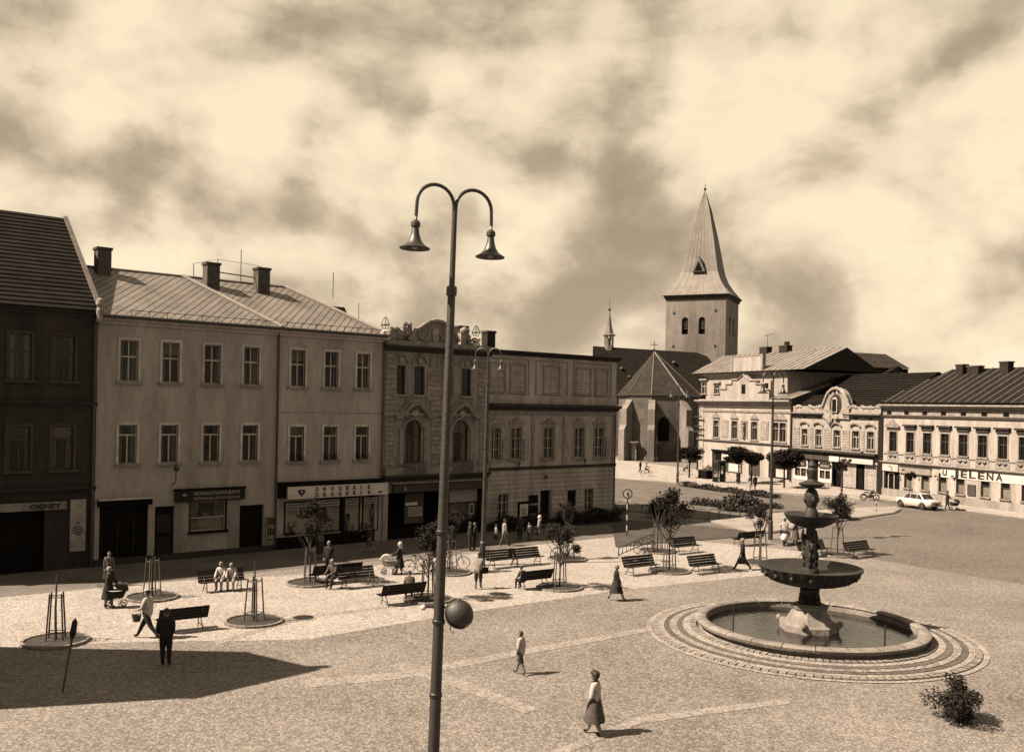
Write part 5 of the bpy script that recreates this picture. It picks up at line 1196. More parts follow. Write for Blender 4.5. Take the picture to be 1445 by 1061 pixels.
for lab, px, py, ptop, rz in (('slim twin-arched street lamp rising before the joint of ornate and tan houses', 680, 797, 500, -.3), ('twin-arched street lamp with black bells standing left of the fountain top', 1086.5, 761, 533, .5), ('distant dark twin-arched street lamp on the lawn edge before the church', 955.5, 682, 548, 0)):
    x, y = gnd(px, py); zt = at(px, ptop, y).z; arch_lamp(lab, x, y, zt-.1, rz, math.radians(.6) if px < 700 else 0, 1.25 if px > 700 else 1.0, .12)

def crown(n, rx, rz, leaf, m, seed, dens=.55, spiky=False):
    r = random.Random(seed); mb = MB(); lumps = [(Vector((r.gauss(0, .42)*rx, r.gauss(0, .42)*rx, r.uniform(-.6, .8)*rz)), r.uniform(.25, .5)*rx) for k in range(11)]
    for i in range(n):
        c, R = r.choice(lumps); d = Vector((r.gauss(0, 1), r.gauss(0, 1), r.gauss(0, 1))).normalized()*R*r.random()**.4; p = c+d
        a = Vector((r.gauss(0, 1), r.gauss(0, 1), r.gauss(0, .6))).normalized(); b = a.cross(Vector((r.gauss(0, 1), r.gauss(0, 1), r.gauss(0, 1)))).normalized(); l = leaf*r.uniform(.6, 1.3)
        mb.add([p-a*l, p+b*l*.5, p+a*l, p-b*l*.5], [(0, 1, 2, 3)])
    return mb.mesh('crown', m)
CR = [crown(2400, .9, .95, .062, 'leaf', s) for s in (1, 2, 3)]; CRD = [crown(3000, 1.0, .8, .1, 'leaf_dark', s) for s in (4, 5)]
def branches(h, rx, seed):
    r = random.Random(seed); mb = MB()
    for k in range(9):
        a = r.uniform(0, 2*PI); z = h-r.uniform(.1, .9); mb.tube([(0, 0, z-.3), (rx*.4*math.cos(a), rx*.4*math.sin(a), z+.3), (rx*.9*math.cos(a), rx*.9*math.sin(a), z+.8+r.random()*.5)], [.03, .018, .006], 4)
    return mb
STK = {}
def square_tree(label, px, py, ph, crown_r=.8, mesh=None, cage=True, h=None, bare=False, pit=1.15, lean=0):
    x, y = gnd(px, py); h = h or 2.4
    t = thing('young_tree', label, 'tree', (x, y, 0), random.uniform(0, 6), 'young trees in stake cages on the square')
    MB().tube([(0, 0, 0), (.02, .01, h*.5), (lean, 0, h)], [.05, .04, .025], 7).build('trunk', 'bark', t, True)
    if not bare or crown_r > .6: branches(h, crown_r*.9, int(px)).build('branches', 'bark', t)
    if not bare:
        o = put('crown', mesh or random.choice(CR), t, (lean, 0, h+crown_r*.55), (0, 0, random.uniform(0, 6)), crown_r)
        o['kind'] = 'stuff'
    if cage:
        for k in range(4):
            a = PI/4+k*PI/2
            MB().tube([(.40*math.cos(a), .40*math.sin(a), 0), (.27*math.cos(a), .27*math.sin(a), 1.75)], .03, 6).build('stake', 'stake', t)
        for z, r in ((.35, .38), (1.62, .29)):
            MB().tube([(r*math.cos(PI/4+k*PI/2), r*math.sin(PI/4+k*PI/2), z) for k in range(5)], .018, 4).build('cage_rail', 'stake', t)
    if pit:
        pt_ = thing('tree_pit', label.replace('tree', 'planting ring of the tree', 1), 'planting ring', (x, y, 0), 0, 'round kerbed planting rings on the square')
        n = 20; me = MB().lathe([(pit-.1, .0), (pit-.1, .09), (pit, .085), (pit, 0)], 1, (0, 0), .01, 2*PI/n-.01).mesh('kerb_stone', 'kerb')
        for k in range(n): put('kerb_stone', me, pt_, (0, 0, random.uniform(-.01, .01)), (0, 0, 2*PI*k/n))
        MB().lathe([(pit-.1, .045), (pit*.5, .075), (0, .08)], 20).build('soil', 'soil', pt_, True)
    return t
TREES = [('bare caged tree in front of the left benches', 358, 877, .45, dict(bare=True)),
         ('thin caged tree behind the man in the white shirt', 214, 843, .5, dict(bare=True, h=2.2)),
         ('dark caged tree at the lower left edge', 78, 905, .5, dict(mesh=CRD[0], bare=True)),
         ('leafy caged tree before the drugstore window', 437, 823, 1.05, dict(h=2.5)),
         ('leafy caged tree left of the nearest lamp post', 603, 846, 1.0, dict(h=2.1)),
         ('caged tree close behind the nearest lamp post', 634, 808, .7, dict(h=2.3)),
         ('caged tree right of the bench where a child sits', 789, 829, .95, dict(h=1.9)),
         ('small caged tree behind the parked bicycle', 800, 789, .6, dict(h=2.4)),
         ('round-headed caged tree between the two right benches', 944, 806, 1.25, dict(h=2.6)),
         ('caged tree with sloping rack leaning at it', 927, 778, .7, dict(h=2.2, bare=True)),
         ('small leafy caged tree left of the fountain column', 1072, 795, .8, dict(h=2.2)),
         ('thin caged tree right of the fountain column', 1181, 783, .95, dict(h=2.3))]
for lab, px, py, cr_, kw in TREES: square_tree(lab, px, py, 0, cr_, **kw)
for lab, px, py, h, r in (('clipped dark tree beside the lamp before the church', 972, 674, 2.4, 1.45), ('clipped dark tree before the corner building shop', 1042, 682, 2.5, 1.75), ('bushy dark tree before the left white-framed shop window', 1106, 688, 2.3, 1.95), ('second dark crown touching the tree before the corner building', 1060, 680, 2.1, 1.4), ('sparse bare tree in front of the grey roller shutter', 1187, 699, 2.6, 1.2)):
    x, y = gnd(px, py); t = thing('street_tree', lab, 'tree', (x, y, 0), random.uniform(0, 6), 'dark trees on the far pavement')
    MB().tube([(0, 0, 0), (0, .03, h)], [.13, .08], 8).build('trunk', 'bark', t, True); branches(h+.4, r*.9, int(px)).build('branches', 'bark', t)
    if 'sparse' in lab: o = put('crown', CR[0], t, (0, 0, h+.6), None, (.9, .9, .8))
    else: o = put('crown', random.choice(CRD), t, (0, 0, h+r*.5), None, (r, r, r*.62)); o2_ = put('crown', CRD[1], t, (.1, 0, h+r*.45), (0, 0, 2), (r*.9, r*.9, r*.6)); o2_['kind'] = 'stuff'
    o['kind'] = 'stuff'

# benches
def make_bench(L=1.9):
    t = thing('park_bench', '', 'bench', (0, 0, 0), 0, 'slatted park benches on the square')
    s = MB().box(-L/2, L/2, -.045, .045, -.016, .016).mesh('slat', 'bench_wood'); sb = MB().box(-L/2, L/2, -.014, .014, -.06, .06).mesh('slat', 'bench_wood')
    for k in range(4): put('slat', s, t, (0, .02+k*.105, .44+.008*k))
    for k in range(4): put('slat', sb, t, (0, -.08-.06*k, .5+k*.125), (math.radians(24), 0, 0))
    for x in (-L/2+.25, L/2-.25):
        MB().tube([(x, .4, 0), (x, .36, .3), (x, .34, .42), (x, -.02, .42), (x, -.32, .95)], .022, 5).build('leg', 'bench_iron', t)
        MB().tube([(x, -.25, 0), (x, -.1, .25), (x, .05, .41)], .022, 5).tube([(x, -.17, .14), (x, .37, .2)], .016, 5).build('leg', 'bench_iron', t)
    return t
B0 = make_bench(); first = True
# (label, left foot px, right foot px, facing: +1 towards the viewer, -1 away)
BEN = [('bench with the old man on its left end', (484, 830), (522, 826), 1), ('empty bench back to back behind the old man', (447, 825), (500, 818), -1),
       ('dark bench seen from behind with a hunched sitter, left of the near lamp post', (545, 855), (588, 848), -1),
       ('left half of the long bench below the notice case', (693, 802), (722, 798), 1), ('right half of the long bench below the notice case', (726, 799), (755, 795), 1),
       ('bench seen from behind with a child at its left end', (738, 832), (770, 828), -1),
       ('empty bench left of the round-headed tree', (888, 812), (917, 807), 1), ('empty bench right of the round-headed tree', (979, 810), (1006, 806), 1),
       ('empty bench behind the round-headed tree', (954, 782), (976, 778), 1), ('dark bench behind the man with the briefcase', (1040, 772), (1072, 766), -1),
       ('empty bench to the right of the fountain column', (1199, 788), (1222, 784), 1), ('bench half hidden behind the fountain column', (1132, 787), (1160, 783), 1),
       ('bench with two people in white sitting', (290, 836), (334, 829), 1), ('large dark bench behind the man in black', (232, 893), (282, 886), -1)]
for lab, a, b, fc in BEN:
    pa, pb = gnd(*a), gnd(*b); mxp = ((pa[0]+pb[0])/2, (pa[1]+pb[1])/2)
    ang = math.atan2(pb[1]-pa[1], pb[0]-pa[0]); ang = max(.1, min(.6, ang))
    L = math.hypot(pb[0]-pa[0], pb[1]-pa[1])
    t = B0 if first else copy_tree(B0); first = False
    t['label'] = lab; t.location = (mxp[0], mxp[1], 0)
    t.rotation_euler = (0, 0, ang+(PI if fc > 0 else 0))
    t.scale = (max(.85, min(1.35, (L+.5)/1.9)), 1, 1)
def bench_pos(lab):
    for l, a, b, fc in BEN:
        if l == lab: return gnd(*a), gnd(*b)

# ================================================================ LAWN FURNITURE AND PLANTS
def hoop_fence(label, pts, h=.5, gap=1.6, arch=False):
    P = [Vector((*gnd(*p), 0)) for p in pts]; t = thing('low_fence', label, 'fence', tuple(P[0]))
    o0 = P[0]; L = []
    for a, b in zip(P, P[1:]):
        n = max(1, round((b-a).length/gap)); L += [a+(b-a)*k/n-o0 for k in range(n)]
    L.append(P[-1]-o0); me = MB().tube([(0, 0, 0), (0, 0, h)], .035, 5).mesh('post', 'trim')
    me2 = MB().tube([(0, 0, 0), (0, 0, h)], .03, 5).mesh('post', 'iron')
    for q in L: put('post', me2 if arch else me, t, q)
    for i in range(len(L)-1):
        if arch: MB().tube([L[i]+Vector((0, 0, h*.6)), L[i]*.75+L[i+1]*.25+Vector((0, 0, h)), L[i]*.25+L[i+1]*.75+Vector((0, 0, h)), L[i+1]+Vector((0, 0, h*.6))], .022, 4).build('hoop', 'iron', t)
        else: MB().tube([L[i]+Vector((0, 0, h*.9)), L[i+1]+Vector((0, 0, h*.9))], .018, 4).build('rail', 'trim', t)
    return t
hoop_fence('dark hooped lawn fence beside the corner of the tan house', [(868, 721), (905, 725), (938, 729)], .8, 1.3, True)
hoop_fence('dark hooped lawn fence behind the seated figure', [(972, 731), (1000, 733), (1058, 728)], .8, 1.3, True)
hoop_fence('pale low fence along the far lawn edge before the church', [(870, 674), (940, 680), (1052, 696)], .8, 3)
hoop_fence('pale low fence along the lawn opposite the gabled stucco house', [(1060, 696), (1190, 705), (1204, 711)], .8, 2.6)
def shrub(label, px, py, r, h, m='shrub_leaf', spiky=False, group=None, n=500):
    x, y = gnd(px, py); t = thing('shrub', label, 'shrub', (x, y, 0), 0, group); rr = random.Random(int(px*7)); mb = MB()
    for i in range(n):
        if spiky:
            a = rr.uniform(0, 2*PI); e = rr.uniform(.15, 1.35); d = Vector((math.cos(a)*math.cos(e), math.sin(a)*math.cos(e), math.sin(e))); L_ = rr.uniform(.4, 1)
            p = Vector((d.x*r*L_, d.y*r*L_, d.z*h*L_)); s = d.cross(Vector((0, 0, 1))).normalized()*(.035 if r > 1.2 else .015)
            mb.add([p*.15-s, p*.15+s, p*.8+s*.7, p, p*.8-s*.7], [(0, 1, 2, 3, 4)])
            if i % 2: s = s*2.5; q = p*rr.uniform(.4, .9); mb.add([q-s, q+Vector((0, 0, .12)), q+s, q-Vector((0, 0, .12))], [(0, 1, 2, 3)])
        else:
            d = Vector((rr.gauss(0, 1), rr.gauss(0, 1), abs(rr.gauss(0, 1)))).normalized()*rr.random()**.4*rr.uniform(.75, 1.1)
            p = Vector((d.x*r, d.y*r, d.z*h)); a = Vector((rr.gauss(0, 1), rr.gauss(0, 1), rr.gauss(0, 1))).normalized(); b = a.cross(Vector((rr.gauss(0, 1), 1, 0))).normalized(); l = .09*max(1, r)
            mb.add([p-a*l, p+b*l*.6, p+a*l, p-b*l*.6], [(0, 1, 2, 3)])
    o = mb.build('foliage', m, t); o['kind'] = 'stuff'
    for k in range(4): a = k*1.6+.3; MB().tube([(0, 0, 0), (r*.3*math.cos(a), r*.3*math.sin(a), h*.6)], .02, 4).build('stem', 'bark', t)
    return t
shrub('large spiky bush at the lawn corner left of the seated figure', 930, 730, 1.7, 2.0, 'shrub_leaf', True, n=900)
shrub('broad dark bush near the lawn corner left of the twin lamp', 1046, 721, 2.1, 1.6, n=1100)
shrub('twiggy bush right of the fountain on the island lawn', 1187, 733, 1.3, 2.0, 'shrub_leaf', True, n=500)
rs = ['leftmost of the rose bushes on the lawn', 'second rose bush on the lawn from the left', 'third rose bush on the lawn from the left', 'fourth rose bush on the lawn, beside the broad bush']
for k, (px, lab) in enumerate(zip((983, 997, 1010, 1024), rs)): shrub(lab, px, 713+k*1.2, .85, .8, 'shrub_leaf', group='rose bushes on the lawn', n=350)
for k, (px, lab) in enumerate(zip((1072, 1083, 1095), ('low plant with pale flowers left of the twin lamp post', 'low plant just left of the twin lamp foot', 'low plant just right of the twin lamp foot'))): shrub(lab, px, 718, .7, .6, 'shrub_leaf', group='low flower plants', n=250)
def hedge(label, L_, w, h, m='hedge_leaf', n=2500, cat='hedge', leaf=.1):
    P = [Vector((*gnd(*p), 0)) for p in L_]; t = thing('hedge', label, cat, tuple(P[0])); mb = MB(); rr = random.Random(int(L_[0][0]))
    for i in range(n):
        k = rr.randrange(len(P)-1); a = P[k].lerp(P[k+1], rr.random())-P[0]; d = (P[k+1]-P[k]).normalized(); s = Vector((-d.y, d.x, 0))
        p = a+s*rr.uniform(-w, w)/2+Vector((0, 0, h*rr.random()**.6*(1+.25*math.sin(a.length*1.7)))); u_ = Vector((rr.gauss(0, 1), rr.gauss(0, 1), rr.gauss(0, 1))).normalized()*leaf; v_ = u_.cross(Vector((rr.gauss(0, 1), rr.gauss(0, 1), 1))).normalized()*leaf*.6
        mb.add([p-u_, p+v_, p+u_, p-v_], [(0, 1, 2, 3)])
    o = mb.build('foliage', m, t); o['kind'] = 'stuff'; MB().tube([(p-P[0])+Vector((0, 0, .1)) for p in P], .05, 4).build('stem', 'bark', t)
hedge('long row of low flowering plants across the far lawn', [(962, 686), (1010, 693), (1060, 699), (1095, 704)], 1.6, .5, n=2500, leaf=.12)
a = WEST.pt(26.2, -.9); b = WEST.pt(38.4, -1.2)
def wp(u, off): return WEST.pt(u, off)
def hedge_w(label, P, w, h, n):
    P = [Vector((*p, 0)) for p in P]; t = thing('hedge', label, 'hedge', tuple(P[0])); mb = MB(); rr = random.Random(n)
    for i in range(n):
        a = P[0].lerp(P[1], rr.random())-P[0]; d = (P[1]-P[0]).normalized(); s = Vector((-d.y, d.x, 0))
        p = a+s*rr.uniform(-w, w)/2+Vector((0, 0, h*rr.random()**.5*(1+.2*math.sin(a.length*2.1)))); u_ = Vector((rr.gauss(0, 1), rr.gauss(0, 1), rr.gauss(0, 1))).normalized()*.08; v_ = u_.cross(Vector((rr.gauss(0, 1), rr.gauss(0, 1), 1))).normalized()*.05
        mb.add([p-u_, p+v_, p+u_, p-v_], [(0, 1, 2, 3)])
    o = mb.build('foliage', 'hedge_leaf', t); o['kind'] = 'stuff'; MB().tube([P[0]-P[0]+Vector((0, 0, .1)), P[1]-P[0]+Vector((0, 0, .1))], .05, 4).build('stem', 'bark', t)
hedge_w('low dark hedge under the tan house wall right of its door', [wp(32.2, -.9), wp(38.6, -.9)], 1.2, .95, 3500)
hedge_w('low dark hedge under the tan house wall left of its door', [wp(26.3, -.9), wp(30.6, -.9)], 1.1, .9, 2600)
tb = shrub('leafy bush by the lower right corner of the square', 1352, 1016, .95, 1.2, 'shrub_leaf', True, n=260)
o = put('crown', CR[2], tb, (0, 0, .5), None, (.95, .95, .75)); o['kind'] = 'stuff'
shrub('dark rounded bush beside the corner building wall', 1000, 668, 1.2, 1.2, n=300)

# ================================================================ PEOPLE
FAT = {0: 1.25, 1: 1.42, 2: 1.4}
def head_mesh():
    mb = MB(); mb.ball((0, 0, 0), .105, 14, 10, .80, .95, 1.16)
    v = []
    for x, y, z in mb.v:
        if y > .03 and z < -.04: x *= .82
        if y > .085 and abs(x) < .03 and -.05 < z < .02: y += .022
        v.append((x, y, z))
    mb.v = v
    mb.ball((.083, .0, -.005), .028, 6, 4, .4, .8, 1.2).ball((-.083, .0, -.005), .028, 6, 4, .4, .8, 1.2)
    mb.mi = 4; mb.ball((.032, .088, .012), .012, 6, 4).ball((-.032, .088, .012), .012, 6, 4).ball((0, .092, -.055), .018, 6, 3, 1.2, .4, .3); mb.mi = 0
    return mb
def hand_mesh():
    mb = MB(); mb.ball((0, 0, -.045), .042, 8, 5, .95, .42, 1.1)
    for k, (x, l) in enumerate(((-.03, .062), (-.01, .075), (.01, .07), (.029, .055))):
        mb.tube([(x, 0, -.075), (x*1.1, .008, -.075-l*.5), (x*1.1, .03, -.075-l)], [.0095, .009, .0065], 5)
    mb.tube([(.035, .005, -.03), (.06, .022, -.062), (.058, .035, -.09)], [.012, .011, .008], 5)
    return mb.mesh('hand', 'skin', True)
HAND = hand_mesh()
def figure(label, px, py, h=1.72, head=0.0, pose='stand', stride=.0, arms=((0.1, .15), (0.1, .15)), top='cloth_dark', bottom='cloth_dark', hair='hair_dark', shoes='cloth_black', skirt=None, hat=None, bare_arm=False, bare_leg=False, lean=0.0, loc=None, hairstyle='short', shorts=False, z=0.0, apron=None, build=1.0, nod=0.0, hs=1.0):
    """local frame: +Y ahead, +X right. arms: (shoulder swing forward, elbow bend) for left, right"""
    k = h/1.75
    x, y = loc if loc else gnd(px, py, z)
    t = thing('person', label, 'person', (x, y, z), math.radians(head))
    S = lambda a, b, c: Vector((a*k, b*k, c*k))
    sit = pose == 'sit'
    hipz = .56 if sit else .93-.05*abs(stride)
    V = [S(0, 0, hipz)]; Rr = [(.155*build*k, .115*build*k)]; Ed = []; tagm = {}
    def av(p, r, par, mi):
        V.append(p); Rr.append(r if isinstance(r, tuple) else (r, r)); Ed.append((par, len(V)-1)); tagm[len(V)-1] = mi; return len(V)-1
    ln = lambda z_: Vector((0, math.sin(lean)*(z_)*k, (math.cos(lean)*z_)*k))
    P = V[0]
    waist = av(P+ln(.18), (.13*build*k, .1*build*k), 0, 1); chest = av(P+ln(.38), (.165*build*k, .115*build*k), waist, 1)
    nb = av(P+ln(.53), (.07*k, .065*k), chest, 1); nk = av(P+ln(.60)+Vector((0, .01, 0)), (.052*k, .052*k), nb, 0)
    hc = P+ln(.71)+Vector((0, .02*k+.03*nod, -.02*abs(nod)))
    wr = []
    for sd, (sw, el) in ((-1, arms[0]), (1, arms[1])):
        sh = P+ln(.485)+Vector((sd*.185*k*build, 0, 0)); i = av(sh, .058*k, chest, 1)
        d1 = Vector((sd*.12, math.sin(sw), -math.cos(sw))).normalized(); e = sh+d1*.28*k; ie = av(e, .045*k, i, 1 if not bare_arm else 1)
        d2 = Vector((-sd*.25*min(1, abs(el)), math.sin(sw+el), -math.cos(sw+el))).normalized(); w_ = e+d2*.25*k; iw = av(w_, .03*k, ie, 0 if bare_arm else 1)
        wr.append((w_, d2, sd))
    for sd in (-1, 1):
        hp = P+Vector((sd*.095*k, 0, -.04*k)); ih = av(hp, .092*k, 0, 2)
        if sit:
            kn = hp+Vector((sd*.04*k, .43*k, .0)); ft = Vector((kn.x, kn.y+.02*k-(.1*k if sd > 0 else 0), .09*k))
        else:
            a = stride*sd*.55; kn = hp+Vector((0, math.sin(a+.06)*.43*k, -math.cos(a)*.43*k)); b_ = a-(.35*abs(stride) if a < 0 else -.0)
            ft = kn+Vector((0, math.sin(b_)*.41*k, 0)); ft.z = .08*k+(.06*k if a < 0 and stride > .5 else 0)
        ik = av(kn, .06*k, ih, 2); ia = av(ft, .038*k, ik, 3 if False else (0 if (bare_leg or shorts or skirt) else 2)); av(ft+Vector((0, .13*k, -.04*k)), .034*k, ia, 3)
    me = bpy.data.meshes.new('sk'); me.from_pydata([tuple(v) for v in V], Ed, []); ob = bpy.data.objects.new('sk', me); C.objects.link(ob)
    md = ob.modifiers.new('s', 'SKIN'); md.use_smooth_shade = True
    sd_ = me.skin_vertices[0].data
    for i, r in enumerate(Rr): sd_[i].radius = (r[0]*FAT[min(2, tagm.get(i, 1))], r[1]*FAT[min(2, tagm.get(i, 1))]); sd_[i].use_root = (i == 0)
    sb = ob.modifiers.new('u', 'SUBSURF'); sb.levels = 2 if h*1300/max(y, 1) > 60 else 1; sb.render_levels = sb.levels
    bpy.context.view_layer.update(); dg = bpy.context.evaluated_depsgraph_get()
    m2 = bpy.data.meshes.new_from_object(ob.evaluated_get(dg)); bpy.data.objects.remove(ob)
    mb = MB(); mb.v = [tuple(v.co) for v in m2.vertices]; mb.f = [tuple(p.vertices) for p in m2.polygons]; mb.m = [0]*len(mb.f)
    for fi, p in enumerate(m2.polygons):
        c = p.center; best = None
        for (a, b) in Ed:
            A, B = V[a], V[b]; ab = B-A; q = max(0, min(1, (c-A).dot(ab)/max(ab.length_squared, 1e-9))); dd = (A+ab*q-c).length/(Rr[b][0]+.02)
            mi = tagm[b]
            if bare_arm and mi == 1 and b in (ie,) : mi = 1
            if mi == 2 and shorts and False: mi = 2
            if best is None or dd < best[0]: best = (dd, mi)
        mb.m[fi] = best[1]
    bpy.data.meshes.remove(m2)
    hm = head_mesh(); Mh = Matrix.Translation(hc)@Matrix.Scale(k*1.04, 4)@Matrix.Rotation(-nod, 4, 'X')
    n0 = len(mb.v); mb.v += [tuple(Mh@Vector(v)) for v in hm.v]; mb.f += [tuple(i+n0 for i in f) for f in hm.f]; mb.m += hm.m
    body = mb.build('body', ['skin', top, 'skin' if bare_leg else bottom, shoes, 'hair_dark'], t, True, sharp=180)
    for w_, d2, sd in wr:
        q = Vector((0, 0, -1)).rotation_difference(d2); o = put('hand', HAND, t, w_-d2*.01, None, (k*(1 if sd < 0 else -1)*1.05, k*1.05, k*1.05)); o.rotation_mode = 'QUATERNION'; o.rotation_quaternion = q
    # hair
    if hair:
        hb = MB(); seg = 14
        prof = [(0, .128), (.05, .12), (.085, .085), (.097, .03), (.094, -.02 if hairstyle != 'long' else -.12)]
        vs = []
        for r, z_ in prof:
            for j in range(seg):
                a = 2*PI*j/seg; fr = math.sin(a)  # +y is the face
                zz_ = z_
                if fr > .25 and z_ < .05: zz_ = .055+.02*fr
                vs.append(Mh@Vector((r*.9*math.cos(a), r*1.08*math.sin(a)-.008, zz_)))
        hb.add(vs, [(i*seg+j, i*seg+(j+1) % seg, (i+1)*seg+(j+1) % seg, (i+1)*seg+j) for i in range(len(prof)-1) for j in range(seg)])
        if hairstyle == 'bun': n1_ = len(hb.v); hb.ball(Mh@Vector((0, -.11, .01)), .045*k, 8, 6)
        if hairstyle == 'full': hb.ball(Mh@Vector((0, -.035, .03)), .118*k, 12, 8, 1.0, 1, 1.05).ball(Mh@Vector((.045, -.05, -.03)), .075*k, 10, 7).ball(Mh@Vector((-.045, -.05, -.03)), .075*k, 10, 7).ball(Mh@Vector((0, .01, .075)), .095*k, 10, 7)
        hb.build('hair', hair, t, True, sharp=180)
    if hat == 'cap':
        MB().lathe([(0, .15), (.06, .15), (.115, .125), (.118, .10), (.1, .07)], 14).add([(-.07, .08, .075), (.07, .08, .075), (.05, .16, .06), (-.05, .16, .06)], [(0, 1, 2, 3)]).build('cap', 'cloth_white', t, True, hc, (-nod*.5, 0, 0), sharp=60)
    if hat == 'scarf':
        MB().ball((0, -.015, .01), .128, 12, 9, .92, 1.0, 1.2).lathe([(.08, -.1), (.12, -.2), (.05, -.28)], 10, (0, -.04)).build('headscarf', 'cloth_white', t, True, hc+Vector((0, -.03*k, 0)), sharp=180)
    if skirt:
        zt = hipz+.16; zh = (.38 if skirt != 'short' else .55)
        sm = MB(); seg = 18; vs = []
        for i in range(6):
            f_ = i/5; z_ = zt+(zh-zt)*f_; r = .175+(.125)*f_**.8
            for j in range(seg):
                a = 2*PI*j/seg; rr = r*(1+.06*f_*math.cos(a*7)); vs.append((rr*math.cos(a)*k*build, (rr*.82*math.sin(a)*(1+.5*abs(stride)*f_))*k, z_*k))
        if not sit:
            sm.add(vs, [(i*seg+j, i*seg+(j+1) % seg, (i+1)*seg+(j+1) % seg, (i+1)*seg+j) for i in range(5) for j in range(seg)]); sm.build('skirt', bottom if bottom != 'skin' else 'cloth_dark', t, True, sharp=180)
    if shorts:
        for sd in (-1, 1):
            a = stride*sd*.55; hp = P+Vector((sd*.095*k, 0, .02*k)); kn = P+Vector((sd*.1*k, math.sin(a+.06)*.4*k, -.40*k))
            MB().tube([hp, hp.lerp(kn, .5), kn], [.11*k, .1*k, .1*k], 10).build('shorts_leg', bottom, t, True)
    return t
wl = dict
figure('man in white shirt and flat white cap striding left with a basket', 207, 901, 1.85, 78, stride=.95, arms=((.25, .9), (-.1, 1.0)), top='cloth_white', bottom='cloth_black', hat='cap', hair='hair_dark', bare_arm=True, nod=.15)
figure('man in dark suit seen from behind with hands on his hips', 233, 939, 1.88, 8, arms=((-.35, 1.0), (-.35, 1.0)), top='cloth_black', bottom='cloth_black', build=1.1)
figure('woman in dark dress pushing a pram past the planting ring', 152, 857, 1.72, -72, stride=.3, arms=((.6, .5), (.6, .5)), top='cloth_dark', bottom='cloth_black', skirt='long', hair='hair_grey', bare_leg=False)
figure('left of two seated people in white, leaning forward', 313, 832, 1.7, 175, 'sit', top='cloth_white', bottom='cloth_pale', hair='hair_grey', arms=((.5, .6), (.5, .6)), lean=.25, loc=None)
figure('right of two seated people in white, with pale trousers', 327, 832, 1.68, 185, 'sit', top='cloth_white', bottom='cloth_pale', hair='hair_grey', arms=((.5, .8), (.5, .8)), lean=.35, nod=.3)
figure('white-haired old man seated forward on the bench end', 470, 829, 1.75, 160, 'sit', top='cloth_grey', bottom='cloth_dark', hair='hair_grey', arms=((.5, .9), (.5, .9)), lean=.2, nod=.2)
figure('hunched sitter on the far side of the dark bench', 578, 846, 1.65, 15, 'sit', top='cloth_grey', bottom='cloth_dark', hair='hair_dark', arms=((.4, .7), (.4, .7)), lean=.4, nod=.4)
figure('woman in white headscarf and long black coat pushing a pram', 563, 810, 1.65, 95, stride=.3, arms=((.6, .6), (.6, .6)), top='cloth_black', bottom='cloth_black', skirt='long', hat='scarf', hair=None)
figure('person in knee breeches and pale shirt standing with a dark bag', 674, 831, 1.75, -20, stride=.2, arms=((.3, .5), (.4, .6)), top='cloth_pale', bottom='cloth_dark', shorts=True, bare_leg=False, hair='hair_dark', lean=.12)
figure('child seated at the left end of the bench by the caged tree', 737, 832, 1.45, 40, 'sit', top='cloth_grey', bottom='cloth_dark', hair='hair_dark', arms=((.3, .6), (.3, .6)), lean=.2)
figure('woman in dark jacket and knee-length skirt walking right', 869, 847, 1.66, -85, stride=.75, arms=((-.2, .3), (.2, .3)), top='cloth_black', bottom='cloth_dark', skirt='long', hair='hair_grey', hairstyle='bun')
figure('man in dark suit walking left with a briefcase', 1047, 804, 1.78, 80, stride=.85, arms=((.1, .1), (-.1, .1)), top='cloth_black', bottom='cloth_black', hair='hair_grey')
figure('boy in white shirt and dark shorts walking left across the cobbles', 734, 951, 1.42, 60, stride=.5, arms=((.0, .3), (-.15, .3)), top='cloth_white', bottom='cloth_black', shorts=True, bare_leg=True, bare_arm=True, hair='hair_dark')
figure('dark-haired woman in white blouse nearest the viewer at the bottom', 838, 1036, 1.70, 70, stride=.4, arms=((.1, .4), (-.1, .3)), top='cloth_white', bottom='cloth_grey', skirt='long', bare_arm=True, hair='hair_dark', hairstyle='full', build=1.15)
figure('left man of the pair talking before the blind shop window', 662, 777, 1.75, -80, arms=((.1, .8), (.1, .2)), top='cloth_dark', bottom='cloth_black')
figure('right man of the pair talking before the blind shop window', 669.5, 777, 1.72, 80, arms=((.1, .8), (.1, .2)), top='cloth_black', bottom='cloth_black')
figure('dark figure standing at the shop window left of the talking pair', 637, 776, 1.7, 0, top='cloth_dark', bottom='cloth_black')
figure('youth hurrying left past the drugstore pillar', 521, 780, 1.6, 85, stride=.8, arms=((.4, .9), (-.4, .6)), top='cloth_dark', bottom='cloth_grey', bare_leg=True, shorts=True)
figure('dark figure standing behind the bench of the old man', 463, 812, 1.75, 170, top='cloth_black', bottom='cloth_black', hair='hair_grey', build=1.1)
figure('stooping figure in brown clothes before the drugstore entrance', 452, 789, 1.6, 30, top='cloth_grey', bottom='cloth_dark', lean=.4, skirt='long')
figure('person in pale coat walking along the tan house wall', 711, 770, 1.7, -70, stride=.5, top='cloth_pale', bottom='cloth_grey')
figure('child in pale shirt beside the walker at the tan house wall', 699, 768, 1.3, -70, stride=.4, top='cloth_pale', bottom='cloth_dark', shorts=True)
figure('pale figure with bright headscarf by the tan house hedge', 760, 762, 1.6, 90, top='cloth_pale', bottom='cloth_grey', hat='scarf', hair=None, skirt='long')
figure('dark figure standing beside the hedge left of the door', 733, 762, 1.65, 180, top='cloth_dark', bottom='cloth_black', hair='hair_grey')
figure('pale child by the tan house door hedge', 746, 763, 1.2, 150, top='cloth_pale', bottom='cloth_grey')
figure('dark figure seated on the lawn edge kerb before the rose bushes', 963, 731, 1.75, 10, 'sit', top='cloth_black', bottom='cloth_black', build=1.1, z=.0)
